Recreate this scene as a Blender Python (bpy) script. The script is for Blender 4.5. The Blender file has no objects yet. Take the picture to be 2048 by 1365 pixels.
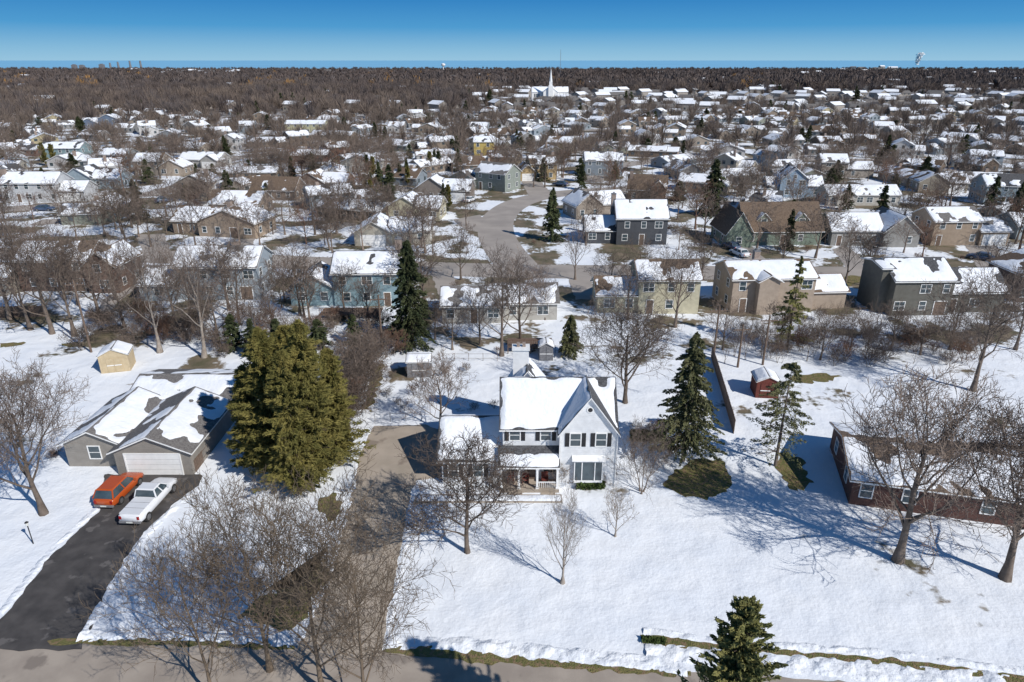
import bpy, math, random
import numpy as np
from mathutils import Vector, noise
R=random.Random(7)
H=35.0; PI=math.pi; PITCH=math.radians(22.36); F=1365.0
scene=bpy.context.scene; COL=scene.collection
def ang(py): return PITCH+math.atan((py-682.5)/F)
def G(px,py):
    d=H/math.tan(ang(py)); zc=d*math.cos(PITCH)+H*math.sin(PITCH)
    return ((px-1024)/F*zc,d)
def HT(pb,pt): return H-G(0,pb)[1]*math.tan(ang(pt))
def PM(py): d=G(0,py)[1]; return F/(d*math.cos(PITCH)+H*math.sin(PITCH))
# ---------------------------------------------------------------- materials
def nmat(name,c1,c2=None,scale=3.0,rough=.85,bump=0.,bscale=20.,obcol=False,rand=0.,metal=0.,lo=.35,hi=.65,lap=0.,spec=.3,axis=2,c3=None,s3=1.,l3=.6):
    m=bpy.data.materials.new(name); m.use_nodes=True; n=m.node_tree; N=n.nodes; L=n.links
    b=N['Principled BSDF']; b.inputs['Roughness'].default_value=rough; b.inputs['Metallic'].default_value=metal
    b.inputs['Specular IOR Level'].default_value=spec
    tc=N.new('ShaderNodeTexCoord'); nz=N.new('ShaderNodeTexNoise'); nz.inputs['Scale'].default_value=scale; nz.inputs['Detail'].default_value=6
    L.new(tc.outputs['Object'],nz.inputs['Vector'])
    mr=N.new('ShaderNodeMapRange'); mr.inputs['From Min'].default_value=lo; mr.inputs['From Max'].default_value=hi
    L.new(nz.outputs['Fac'],mr.inputs['Value'])
    mx=N.new('ShaderNodeMixRGB'); L.new(mr.outputs[0],mx.inputs['Fac'])
    if c2 is None: c2=tuple(x*.75 for x in c1)
    mx.inputs['Color1'].default_value=(*c1,1); mx.inputs['Color2'].default_value=(*c2,1)
    out=mx.outputs[0]
    if c3:
        n3=N.new('ShaderNodeTexNoise'); n3.inputs['Scale'].default_value=s3; n3.inputs['Detail'].default_value=8; L.new(tc.outputs['Object'],n3.inputs['Vector'])
        m3=N.new('ShaderNodeMapRange'); m3.inputs['From Min'].default_value=l3; m3.inputs['From Max'].default_value=l3+.05; L.new(n3.outputs['Fac'],m3.inputs['Value'])
        q=N.new('ShaderNodeMixRGB'); L.new(m3.outputs[0],q.inputs['Fac']); L.new(out,q.inputs['Color1']); q.inputs['Color2'].default_value=(*c3,1); out=q.outputs[0]
    oi=None
    if obcol or rand: oi=N.new('ShaderNodeObjectInfo')
    if obcol:
        k=N.new('ShaderNodeMixRGB'); k.blend_type='MULTIPLY'; k.inputs['Fac'].default_value=1
        L.new(oi.outputs['Color'],k.inputs['Color1']); L.new(out,k.inputs['Color2']); out=k.outputs[0]
    if rand:
        h=N.new('ShaderNodeHueSaturation'); v=N.new('ShaderNodeMapRange'); v.inputs['To Min'].default_value=1-rand; v.inputs['To Max'].default_value=1+rand
        L.new(oi.outputs['Random'],v.inputs['Value']); L.new(v.outputs[0],h.inputs['Value']); L.new(out,h.inputs['Color']); out=h.outputs[0]
    L.new(out,b.inputs['Base Color'])
    if bump or lap:
        bp=N.new('ShaderNodeBump'); bp.inputs['Distance'].default_value=bump if bump else .03
        if lap:
            sx=N.new('ShaderNodeSeparateXYZ'); L.new(tc.outputs['Object'],sx.inputs[0]); a=N.new('ShaderNodeMath'); a.operation='MULTIPLY'; a.inputs[1].default_value=1/lap
            L.new(sx.outputs[axis],a.inputs[0]); f=N.new('ShaderNodeMath'); f.operation='FRACT'; L.new(a.outputs[0],f.inputs[0]); L.new(f.outputs[0],bp.inputs['Height'])
        else:
            n2=N.new('ShaderNodeTexNoise'); n2.inputs['Scale'].default_value=bscale; n2.inputs['Detail'].default_value=8; L.new(tc.outputs['Object'],n2.inputs['Vector']); L.new(n2.outputs['Fac'],bp.inputs['Height'])
        L.new(bp.outputs[0],b.inputs['Normal'])
    return m
SN=(.83,.85,.875)
M=dict(
 snow=nmat('snow_mat',SN,(.74,.775,.83),.6,.7,.16,2.5),
 roofsnow=nmat('roof_snow_mat',(.84,.855,.88),(.75,.78,.83),.8,.7,.07,3.),
 siding=nmat('siding_mat',(1,1,1),(.84,.84,.84),1.5,.7,obcol=True,lap=.2),
 white=nmat('white_trim_mat',(.80,.80,.79),(.73,.73,.72),2,.5),
 shD=nmat('dark_shingle_mat',(.06,.06,.065),(.11,.11,.115),4,.9,lap=.25,c3=(.04,.04,.042),s3=9,l3=.55),
 shB=nmat('brown_shingle_mat',(.13,.09,.065),(.19,.14,.10),4,.9,lap=.25,c3=(.08,.055,.04),s3=9,l3=.55),
 shG=nmat('grey_shingle_mat',(.14,.13,.125),(.2,.19,.18),4,.9,lap=.25,c3=(.1,.09,.09),s3=9,l3=.55),
 glass=nmat('glass_mat',(.03,.045,.055),(.07,.10,.115),.7,.08,spec=.8),
 brick=nmat('brick_mat',(.10,.05,.04),(.15,.08,.065),6,.9,lap=.12),
 stone=nmat('chimney_stone_mat',(.33,.27,.23),(.24,.18,.15),5,.9),
 asphalt=nmat('asphalt_mat',(.055,.051,.050),(.09,.083,.08),.9,.8,.01,40,c3=(.13,.12,.115),s3=.7,l3=.6),
 road=nmat('road_mat',(.39,.335,.28),(.30,.255,.215),.5,.9,.01,40,c3=(.23,.195,.165),s3=.35,l3=.6),
 street=nmat('street_mat',(.37,.33,.295),(.29,.26,.235),.2,.9),
 concrete=nmat('concrete_mat',(.42,.355,.29),(.33,.28,.225),.45,.9,.01,30,c3=(.25,.205,.165),s3=.3,l3=.6),
 grass=nmat('dry_grass_mat',(.21,.18,.07),(.125,.13,.045),1.2,.95,.15,12,c3=(.24,.17,.095),s3=3,l3=.52),
 hedge=nmat('hedge_mat',(.03,.05,.012),(.07,.10,.025),3,.9),
 bark=nmat('bark_mat',(.175,.14,.115),(.11,.085,.068),2,.95,rand=.25),
 twig=nmat('twig_mat',(.205,.16,.13),(.13,.10,.083),1,.95,rand=.3),
 tan=nmat('tan_twig_mat',(.185,.14,.098),(.12,.09,.065),1,.95),
 birch=nmat('pale_bark_mat',(.34,.30,.26),(.22,.18,.15),2,.95),
 redtwig=nmat('rust_twig_mat',(.20,.12,.085),(.14,.085,.062),1,.95,rand=.2),
 goldtwig=nmat('golden_twig_mat',(.38,.21,.07),(.26,.15,.06),1,.95),
 farwood=nmat('woods_mat',(.155,.12,.105),(.085,.067,.06),.008,.95,c3=(.12,.10,.095),s3=.03,l3=.5),
 pine=nmat('spruce_needle_mat',(.095,.105,.045),(.165,.16,.08),.9,.9,rand=.2),
 darkpine=nmat('dark_needle_mat',(.032,.046,.02),(.07,.078,.033),.9,.9,rand=.25),
 cedar=nmat('cedar_needle_mat',(.11,.105,.028),(.20,.17,.05),.7,.9),
 frost=nmat('foreground_spruce_mat',(.24,.22,.08),(.13,.14,.05),1.2,.9),
 wood=nmat('fence_wood_mat',(.12,.085,.065),(.18,.13,.10),5,.9),
 yellow=nmat('shed_yellow_mat',(.56,.45,.29),(.48,.38,.24),2,.8,lap=.25,axis=0),
 red=nmat('shed_red_mat',(.18,.05,.038),(.13,.04,.03),3,.8,lap=.25,axis=0),
 orangepaint=nmat('orange_paint_mat',(.46,.085,.015),(.42,.075,.015),1,.25,spec=.6),
 whitepaint=nmat('white_paint_mat',(.72,.73,.75),(.67,.68,.7),1,.25,spec=.6),
 bluepaint=nmat('blue_paint_mat',(.05,.08,.14),(.06,.09,.16),1,.25,spec=.6),
 rubber=nmat('rubber_mat',(.02,.02,.02),(.03,.03,.03),5,.9),
 rim=nmat('rim_mat',(.35,.35,.36),(.25,.25,.26),5,.35,metal=.7),
 tail=nmat('tail_light_mat',(.35,.01,.01),(.25,.01,.01),5,.3),
 lamp=nmat('lamp_glass_mat',(.7,.7,.65),(.6,.6,.55),5,.3),
 black=nmat('black_mat',(.02,.02,.022),(.035,.035,.038),5,.6),
 greyp=nmat('grey_plastic_mat',(.22,.22,.23),(.15,.15,.16),5,.6),
 lake=nmat('lake_mat',(.18,.41,.60),(.20,.44,.64),.001,.9,spec=.0),
)
def ground_mat():
    m=bpy.data.materials.new('ground_mat'); m.use_nodes=True; N=m.node_tree.nodes; L=m.node_tree.links; b=N['Principled BSDF']; b.inputs['Roughness'].default_value=.75; b.inputs['Specular IOR Level'].default_value=.25
    g=N.new('ShaderNodeNewGeometry'); sx=N.new('ShaderNodeSeparateXYZ'); L.new(g.outputs['Position'],sx.inputs[0])
    def nz(s,d=8):
        n=N.new('ShaderNodeTexNoise'); n.inputs['Scale'].default_value=s; n.inputs['Detail'].default_value=d; L.new(g.outputs['Position'],n.inputs['Vector']); return n.outputs['Fac']
    def mr(v,a,b_,c=0,d=1):
        q=N.new('ShaderNodeMapRange'); q.inputs[1].default_value=a; q.inputs[2].default_value=b_; q.inputs[3].default_value=c; q.inputs[4].default_value=d; L.new(v,q.inputs[0]); return q.outputs[0]
    def ma(op,a,b_):
        q=N.new('ShaderNodeMath'); q.operation=op
        for i,v in enumerate((a,b_)):
            if isinstance(v,(int,float)): q.inputs[i].default_value=v
            else: L.new(v,q.inputs[i])
        return q.outputs[0]
    def mix(f,a,b_):
        q=N.new('ShaderNodeMixRGB'); L.new(f,q.inputs[0])
        for i,v in ((1,a),(2,b_)):
            if isinstance(v,tuple): q.inputs[i].default_value=(*v,1)
            else: L.new(v,q.inputs[i])
        return q.outputs[0]
    k=mr(sx.outputs[1],58,100,0,.16)
    v=ma('ADD',ma('ADD',nz(.11),k),ma('MULTIPLY',nz(1.3),.20)); mask=mr(v,.745,.79)
    snow=mix(mr(nz(.25),.35,.65),SN,(.75,.785,.835))
    snow=mix(mr(nz(2.2,10),.65,.73,0,.18),snow,(.47,.45,.42))
    gr=mix(mr(nz(.4),.4,.6),(.19,.15,.105),(.11,.10,.06))
    c=mix(mask,snow,gr)
    nn=ma('MULTIPLY',nz(.006,3),300.)
    yy=ma('ADD',sx.outputs[1],nn)
    left=ma('MULTIPLY',mr(yy,560,720),mr(sx.outputs[0],80,-60))
    far=ma('MAXIMUM',left,mr(yy,750,1100))
    wm=ma('MULTIPLY',far,mr(nz(.02),.30,.38,.75,1.))
    c=mix(wm,c,(.105,.08,.068))
    L.new(c,b.inputs['Base Color'])
    bp=N.new('ShaderNodeBump'); bp.inputs['Distance'].default_value=.3; bp.inputs['Strength'].default_value=.75
    h=ma('ADD',nz(.45,9),ma('MULTIPLY',nz(4.,6),.15)); L.new(h,bp.inputs['Height']); L.new(bp.outputs[0],b.inputs['Normal'])
    return m
M['ground']=ground_mat()
# ---------------------------------------------------------------- helpers
def empty(name,loc,rz=0,label=None,cat=None,group=None):
    o=bpy.data.objects.new(name,None); o.empty_display_size=.3; o.location=(*loc,0)[:3]; o.rotation_euler=(0,0,rz); COL.objects.link(o); tag(o,label,cat,group); return o
def tag(o,label=None,cat=None,group=None,kind=None):
    if label:o['label']=label
    if cat:o['category']=cat
    if group:o['group']=group
    if kind:o['kind']=kind
def mo(name,me,parent=None,loc=(0,0,0),rz=0,color=None):
    o=bpy.data.objects.new(name,me); o.location=(*loc,0)[:3]; o.rotation_euler=(0,0,rz); COL.objects.link(o)
    if parent:o.parent=parent
    if color:o.color=(*color,1)
    return o
class MB:
    def __init__(s): s.v=[];s.f=[];s.m=[]
    def face(s,pts,m=0):
        i=len(s.v); s.v+= [tuple(p) for p in pts]; s.f.append(tuple(range(i,i+len(pts)))); s.m.append(m)
    def box(s,x0,x1,y0,y1,z0,z1,m=0):
        i=len(s.v); s.v+=[(x0,y0,z0),(x1,y0,z0),(x1,y1,z0),(x0,y1,z0),(x0,y0,z1),(x1,y0,z1),(x1,y1,z1),(x0,y1,z1)]
        for q in ((0,3,2,1),(4,5,6,7),(0,1,5,4),(1,2,6,5),(2,3,7,6),(3,0,4,7)): s.f.append(tuple(i+a for a in q)); s.m.append(m)
    def loft(s,secs,m=0):
        n=len(secs[0]); i=len(s.v)
        for c in secs: s.v+=[tuple(p) for p in c]
        for a in range(len(secs)-1):
            for b in range(n):
                c=(b+1)%n; s.f.append((i+a*n+b,i+a*n+c,i+(a+1)*n+c,i+(a+1)*n+b)); s.m.append(m)
        s.f.append(tuple(i+b for b in range(n-1,-1,-1))); s.f.append(tuple(i+(len(secs)-1)*n+b for b in range(n))); s.m+=[m,m]
    def cyl(s,x,y,z0,z1,r,m=0,n=12,r1=None,ax='z'):
        r1=r if r1 is None else r1
        def ring(z,r): 
            o=[]
            for k in range(n):
                a=2*PI*k/n; c,d=r*math.cos(a),r*math.sin(a)
                o.append((x+c,y+d,z) if ax=='z' else (z,x+c,y+d))
            return o
        s.loft([ring(z0,r),ring(z1,r1)],m)
    def make(s,name,mats,smooth=False):
        me=bpy.data.meshes.new(name); me.from_pydata(s.v,[],s.f)
        for k in mats: me.materials.append(M[k])
        me.polygons.foreach_set('material_index',s.m)
        if smooth: me.polygons.foreach_set('use_smooth',[True]*len(s.f))
        me.update(); return me
def npmesh(name,V,Fa,mat,smooth=False):
    V=np.asarray(V,dtype=np.float32); Fa=np.asarray(Fa,dtype=np.int32)
    me=bpy.data.meshes.new(name); me.vertices.add(len(V)); me.vertices.foreach_set('co',V.ravel())
    me.loops.add(Fa.size); me.loops.foreach_set('vertex_index',Fa.ravel()); me.polygons.add(len(Fa)); me.polygons.foreach_set('loop_start',np.arange(0,Fa.size,Fa.shape[1],dtype=np.int32))
    me.materials.append(M[mat]); me.update(calc_edges=True)
    if smooth: me.polygons.foreach_set('use_smooth',np.ones(len(Fa),dtype=bool))
    return me
def dens(pts,step,jit,seed=0):
    out=[]
    for i in range(len(pts)):
        a=Vector(pts[i]);b=Vector(pts[(i+1)%len(pts)]); n=max(1,int((b-a).length/step))
        for k in range(n):
            p=a.lerp(b,k/n); q=Vector((p.x*1.3+seed,p.y*1.3,seed)); out.append((p.x+jit*2*noise.noise(q),p.y+jit*2*noise.noise(q+Vector((9,5,3)))))
    return out
def sheet(name,pts,z,mat,jit=.15,step=.4,world=False,kind='structure'):
    w=pts if world else [G(*p) for p in pts]
    w=dens(w,step,jit,R.random()*50); me=bpy.data.meshes.new(name); me.from_pydata([(x,y,z) for x,y in w],[],[tuple(range(len(w)))])
    if me.polygons[0].normal.z<0: me.flip_normals()
    me.materials.append(M[mat]); o=mo(name,me); tag(o,kind=kind); return o
def smoothpath(P,it=3):
    for _ in range(it):
        Q=[P[0]]
        for a,b in zip(P,P[1:]): Q+=[(a[0]*.75+b[0]*.25,a[1]*.75+b[1]*.25),(a[0]*.25+b[0]*.75,a[1]*.25+b[1]*.75)]
        Q.append(P[-1]); P=Q
    return P
ROADPTS=[]
def road(name,px,w,mat,z):
    P=smoothpath([G(*p) for p in px]); V=[];Fc=[]
    for i,p in enumerate(P):
        a=P[max(0,i-1)];b=P[min(len(P)-1,i+1)]; t=Vector((b[0]-a[0],b[1]-a[1])).normalized(); n=Vector((-t.y,t.x))
        V+=[(p[0]+n.x*w/2,p[1]+n.y*w/2,z),(p[0]-n.x*w/2,p[1]-n.y*w/2,z)]
        if i: Fc.append((2*i-2,2*i-1,2*i+1,2*i))
    me=bpy.data.meshes.new(name); me.from_pydata(V,[],Fc); me.update()
    if me.polygons[0].normal.z<0: me.flip_normals()
    me.materials.append(M[mat]); o=mo(name,me); tag(o,kind='structure')
    for a,b in zip(P,P[1:]):
        L=math.dist(a,b)
        for k in range(int(L/4)+1): t=k*4/max(L,.1); ROADPTS.append((a[0]+(b[0]-a[0])*t,a[1]+(b[1]-a[1])*t,w/2+1))
def bank(px,w,h,seed,world=False):
    P=px if world else [G(*p) for p in px]; Q=[]
    for a,b in zip(P,P[1:]):
        n=max(1,int(math.dist(a,b)/.22))
        Q+=[(a[0]+(b[0]-a[0])*k/n,a[1]+(b[1]-a[1])*k/n) for k in range(n)]
    V=[];Fc=[];nw=9
    for i,p in enumerate(Q):
        a=Q[max(0,i-2)];b=Q[min(len(Q)-1,i+2)]; t=Vector((b[0]-a[0],b[1]-a[1])).normalized(); n=Vector((-t.y,t.x))
        w2=w*(1+.35*noise.noise(Vector((p[0]*.5,p[1]*.5,seed+9))))
        for j in range(nw):
            s=j/(nw-1)*2-1; x=p[0]+n.x*s*w2/2;y=p[1]+n.y*s*w2/2
            q=noise.noise(Vector((x*1.1,y*1.1,seed)))+.7*noise.noise(Vector((x*3.5,y*3.5,seed+4)))
            z=h*(1-s*s)*(.4+1.1*q)-.03*abs(s) 
            V.append((x+.12*q,y,max(z,-.05) if abs(s)<.99 else -.06))
            if i and j: c=i*nw+j; Fc.append((c,c-1,c-nw-1,c-nw))
    me=npmesh('snow_bank',V,Fc,'snow',True); o=mo('snow_bank',me); tag(o,kind='structure')
# ---------------------------------------------------------------- trees
def tube(V,Fc,pts,rad,n):
    i=len(V); k=len(pts)
    d=(pts[-1]-pts[0]).normalized(); a=d.cross(Vector((.3,.9,.2)) if abs(d.y)<.8 else Vector((1,0,0))).normalized(); b=d.cross(a)
    cs=[(math.cos(2*PI*q/n),math.sin(2*PI*q/n)) for q in range(n)]
    for p,r in zip(pts,rad):
        for c,s in cs: V.append((p.x+r*(a.x*c+b.x*s),p.y+r*(a.y*c+b.y*s),p.z+r*(a.z*c+b.z*s)))
    for j in range(k-1):
        for q in range(n):
            w=(q+1)%n; Fc.append((i+j*n+q,i+j*n+w,i+(j+1)*n+w,i+(j+1)*n+q))
def bare(seed,h,spread,n=(10,7,6,4),tw=.014,trunkf=.25,stems=1,r0=None,up=.16,segs=(7,5,3,2,2)):
    r=random.Random(seed); T=([],[]);C=([],[]); r0=r0 or h*.02
    def grow(p,d,L,rad,lev):
        k=segs[lev]; pts=[p.copy()];ds=[d.copy()]; wob=(.045,.2,.26,.3,.3)[lev]
        for i in range(k):
            d=(d+Vector((r.gauss(0,wob),r.gauss(0,wob),r.gauss(0,wob*.6)+up*(lev>0)))).normalized(); p=p+d*(L/k); pts.append(p.copy()); ds.append(d.copy())
        end=max(tw*.5,rad*(.25 if lev else .3)); rd=[max(tw*.5,rad+(end-rad)*(i/k)**.8) for i in range(k+1)]
        if lev==0: rd[0]*=1.35
        X=T if lev<2 else C
        tube(X[0],X[1],pts,rd,7 if lev==0 else 4 if lev==1 else 3)
        if lev<len(n):
            m=n[lev]; lo=trunkf if lev==0 else .18
            az=r.random()*6.28
            for j in range(m):
                t=lo+(1-lo)*((j+r.random()*.8)/m); t=min(t,.999); f=t*k; q=int(f); f-=q
                bp=pts[q].lerp(pts[q+1],f); bd=ds[q+1]; az+=2.4+r.gauss(0,.35)
                side=bd.cross(Vector((math.cos(az),math.sin(az),.35))).normalized()
                a=r.uniform(.65,1.0) if lev==0 else r.uniform(.5,1.0)
                nd=(bd*math.cos(a)+side*math.sin(a)).normalized()
                ln=(L*.74*(1-.5*t)+.08*L if lev==0 else L*r.uniform(.42,.7)*(1-.3*t))
                grow(bp,nd,ln,max(tw,rd[min(q+1,k)]*(.62 if lev==0 else .55)),lev+1)
    for s in range(stems):
        d=Vector((r.gauss(0,.02),r.gauss(0,.02),1)) if stems==1 else Vector((math.cos(s*6.28/stems)*.35,math.sin(s*6.28/stems)*.35,1))
        grow(Vector((r.uniform(-.2,.2)*(stems>1),r.uniform(-.2,.2)*(stems>1),-.15)),d.normalized(),h*.82,r0/(1 if stems==1 else stems**.5),0)
    TV=np.array(T[0]);CV=np.array(C[0]) if C[0] else np.zeros((0,3))
    A=np.vstack([TV,CV]); 
    if stems==1:
        top=A[A[:,2]>A[:,2].max()*.35]; mx_,my_=top[:,0].mean(),top[:,1].mean()
        for X in (TV,CV):
            if len(X): f=np.clip(X[:,2]/(h*.6),0,1)*.8; X[:,0]-=mx_*f; X[:,1]-=my_*f
        A=np.vstack([TV,CV])
    sz=h/A[:,2].max(); sr=spread/np.percentile(np.hypot(A[:,0],A[:,1]),93)
    for X in (TV,CV):
        if len(X):
            z=np.clip(X[:,2]/(h*trunkf),0,1) ; s=1+(sr-1)*z; X[:,0]*=s; X[:,1]*=s; X[:,2]*=sz
    return TV,T[1],CV,C[1]
def put_bare(x,y,me,label,rz=None,s=1.,group=None,name='bare_tree'):
    o=empty(name,(x,y,0),R.random()*6.28 if rz is None else rz,label,'tree' if 'tree' in name else 'shrub',group); o.scale=(s,s,s)
    mo('trunk',me[0],o); mo('crown',me[1],o); return o
def bmesh2(seed,h,sp,bark='bark',tw_='twig',**k):
    TV,TF,CV,CF=bare(seed,h,sp,**k); return npmesh('tree_trunk',TV,TF,bark,True),npmesh('tree_crown',CV,CF,tw_)
def needles(rng,h,R0,nb,nl,p=.75,low=.06,leaf=.34,lw=.12,droop=.25,lump=.15,irr=.25,tip=.12,width=.38,up0=0.):
    u=rng.random(nb)**.85; t=low+(1-low)*u; az=rng.random(nb)*2*PI
    prof=(1-t)**p
    Lb=(R0*prof+tip)*(1+irr*(rng.random(nb)-.7))*(1+lump*np.sin(az*3+t*9)+lump*np.sin(az*5-t*17))
    s=.12+.88*rng.random((nb,nl))**.7
    lat=(rng.random((nb,nl))-.5)*2*width*(1.05-s)*Lb[:,None]*.8
    ca,sa=np.cos(az)[:,None],np.sin(az)[:,None]; rr=s*Lb[:,None]
    x=rr*ca-lat*sa; y=rr*sa+lat*ca
    z=(t*h)[:,None]+rr*(up0-droop*.3)-droop*rr*s*.8-np.abs(lat)*.25+(rng.random((nb,nl))-.5)*leaf*.7
    c=np.stack([x,y,z],-1).reshape(-1,3); m=len(c)
    a=np.stack([(ca+0*x),(sa+0*x),-.25+up0*2+0*x],-1).reshape(-1,3)+rng.normal(0,.5,(m,3)); a/=np.linalg.norm(a,axis=1)[:,None]
    b=np.cross(a,rng.normal(0,1,(m,3))+np.array([0,0,.8])); b/=np.linalg.norm(b,axis=1)[:,None]
    sc=(.6+.7*rng.random(m))[:,None]; a=a*leaf*.5*sc; b=b*lw*.5*sc
    V=np.stack([c-a-b*.5,c-a*.1+b-a*0,c+a,c-a*.1-b*1.3],1).reshape(-1,3); return V,np.arange(m*4).reshape(-1,4)
def conifer(seed,h,R0,mat='pine',trunkr=None,**k):
    rng=np.random.default_rng(seed); V,Fc=needles(rng,h,R0,**k); T=([],[]); r0=trunkr or h*.016
    tube(T[0],T[1],[Vector((0,0,-.1)),Vector((0,0,h*.5)),Vector((0,0,h*.97))],[r0,r0*.6,.02],7)
    for i in range(int(k['nb']*.25)):
        t=rng.uniform(k.get('low',.06),.95); a=rng.random()*6.28; L=R0*(1-t)**.8*.8; d=k.get('droop',.25)-k.get('up0',0)
        tube(T[0],T[1],[Vector((0,0,t*h)),Vector((math.cos(a)*L,math.sin(a)*L,t*h-d*.8*L))],[r0*.25*(1-t)+.015,.012],3)
    return npmesh('conifer_trunk',T[0],T[1],'bark',True),npmesh('conifer_crown',V,Fc,mat)
def put_con(x,y,me,label,s=(1,1,1),name='spruce_tree',group=None):
    o=empty(name,(x,y,0),R.random()*6.28,label,'tree',group); o.scale=s; mo('trunk',me[0],o); mo('crown',me[1],o); return o
# ---------------------------------------------------------------- buildings
def slab(mb,A,B,C,D,t,m0,m1):
    dn=lambda p:(p[0],p[1],p[2]-t)
    mb.face((A,B,C,D),m0); mb.face((dn(D),dn(C),dn(B),dn(A)),m1); mb.face((dn(A),dn(B),B,A),m1); mb.face((dn(B),dn(C),C,B),m1); mb.face((dn(D),dn(A),A,D),m1)
def block(W,Rf,x0,x1,y0,y1,he,ax,rise,ov=.4,t=.14,z0=0,wm=0,rm=0,tm=1,gm=None):
    gm=wm if gm is None else gm
    for q in (((x0,y0),(x1,y0)),((x1,y0),(x1,y1)),((x1,y1),(x0,y1)),((x0,y1),(x0,y0))): W.face([(*q[0],z0),(*q[1],z0),(*q[1],he),(*q[0],he)],wm)
    S=[]
    if ax=='x':
        ym=(y0+y1)/2; k=rise/(ym-y0); ze=he+t-k*ov; zr=he+t+rise
        W.face([(x0,y1,he),(x0,y0,he),(x0,ym,he+rise)],gm); W.face([(x1,y0,he),(x1,y1,he),(x1,ym,he+rise)],gm)
        a,b,c,d=x0-ov,x1+ov,y0-ov,y1+ov
        S=[((a,c,ze),(b,c,ze),(b,ym,zr),(a,ym,zr)),((b,d,ze),(a,d,ze),(a,ym,zr),(b,ym,zr))]
    else:
        xm=(x0+x1)/2; k=rise/(xm-x0); ze=he+t-k*ov; zr=he+t+rise
        W.face([(x0,y0,he),(x1,y0,he),(xm,y0,he+rise)],gm); W.face([(x1,y1,he),(x0,y1,he),(xm,y1,he+rise)],gm)
        a,b,c,d=x0-ov,x1+ov,y0-ov,y1+ov
        S=[((a,d,ze),(a,c,ze),(xm,c,zr),(xm,d,zr)),((b,c,ze),(b,d,ze),(xm,d,zr),(xm,c,zr))]
    for s in S: slab(Rf,*s,t,rm,tm)
    return S
def snowslab(mb,S,th,melt,cell,seed,m=0,ins=.12):
    A,B,C,D=[Vector(p) for p in S]; U=(B-A).length; W=(D-A).length; nx=max(4,int(U/cell)); ny=max(4,int(W/cell)); n=(B-A).cross(D-A).normalized()
    i0=len(mb.v)
    for j in range(ny+1):
        v=j/ny
        for i in range(nx+1):
            u=i/nx; p=A.lerp(B,u).lerp(D.lerp(C,u),v); q=noise.noise(Vector((p.x*.33+seed,p.y*.33,p.z*.33+seed*.7)))+.4*noise.noise(Vector((p.x*1.1,p.y*1.1+seed,p.z)))
            e=min(min(u,1-u)*U-ins,v*W-ins,(1-v)*W-ins*.8)+.25*noise.noise(Vector((p.x*.9,p.y*.9,p.z*.9+seed)))
            h=th*max(-1,min(1,e/.22)); hole=(q-(.5-melt)+.12*(v>.8))*7
            if hole>0: h=min(h,th*(1-hole))
            if min(i,j,nx-i,ny-j)==0: h=-.05
            mb.v.append(tuple(p+n*max(h*(1+.25*q),-.06)))
    for j in range(ny):
        for i in range(nx): a=i0+j*(nx+1)+i; mb.f.append((a,a+1,a+nx+2,a+nx+1)); mb.m.append(m)
WC={}
def winmesh(w,h,kind='w'):
    k=(round(w,2),round(h,2),kind)
    if k in WC: return WC[k]
    b=MB()
    if kind=='w':
        f=.09
        b.box(-w/2-f,w/2+f,-.06,0,-f,0,0); b.box(-w/2-f,w/2+f,-.06,0,h,h+f,0); b.box(-w/2-f,-w/2,-.06,0,0,h,0); b.box(w/2,w/2+f,-.06,0,0,h,0)
        b.box(-w/2,w/2,-.02,-.005,0,h,1)
        b.box(-w/2,w/2,-.045,-.022,h*.5-.025,h*.5+.025,0)
        nv=max(0,int(round(w/.8))-1)
        for i in range(nv): x=-w/2+w*(i+1)/(nv+1); b.box(x-.03,x+.03,-.05,-.021,0,h,0)
        me=b.make('window_mesh',['white','glass'])
    elif kind=='garage_door':
        b.box(-w/2-.12,w/2+.12,-.07,0,h,h+.12,0); b.box(-w/2-.12,-w/2,-.07,0,0,h,0); b.box(w/2,w/2+.12,-.07,0,0,h,0)
        for j in range(4):
            b.box(-w/2,w/2,-.03,-.002,j*h/4+.015,(j+1)*h/4-.015,0); b.box(-w/2,w/2,-.012,-.001,j*h/4-.015,j*h/4+.015,1)
        me=b.make('garage_door_mesh',['white','greyp'])
    elif kind=='shutter':
        b.box(-w/2,w/2,-.06,-.002,0,h,0)
        for j in range(8): b.box(-w/2+.05,w/2-.05,-.075,-.06,j*h/8+.04,j*h/8+.1,0)
        me=b.make('shutter_mesh',['black'])
    else:
        b.box(-w/2,w/2,-.05,-.002,0,h,1); b.box(-w/2-.1,-w/2,-.07,0,0,h,0); b.box(w/2,w/2+.1,-.07,0,0,h,0); b.box(-w/2-.1,w/2+.1,-.07,0,h,h+.1,0)
        me=b.make('door_mesh',['white','wood'])
    WC[k]=me; return me
def opening(par,name,x,y,z,w,h,rz=0,shut=False):
    o=mo(name,winmesh(w,h,'w' if name=='window' else name),par,(x,y,z),rz)
    if shut:
        for s in (-1,1): mo('shutter',winmesh(.36,h+.1,'shutter'),o,(s*(w/2+.29),0,-.05))
    return o
USED=[]
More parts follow.
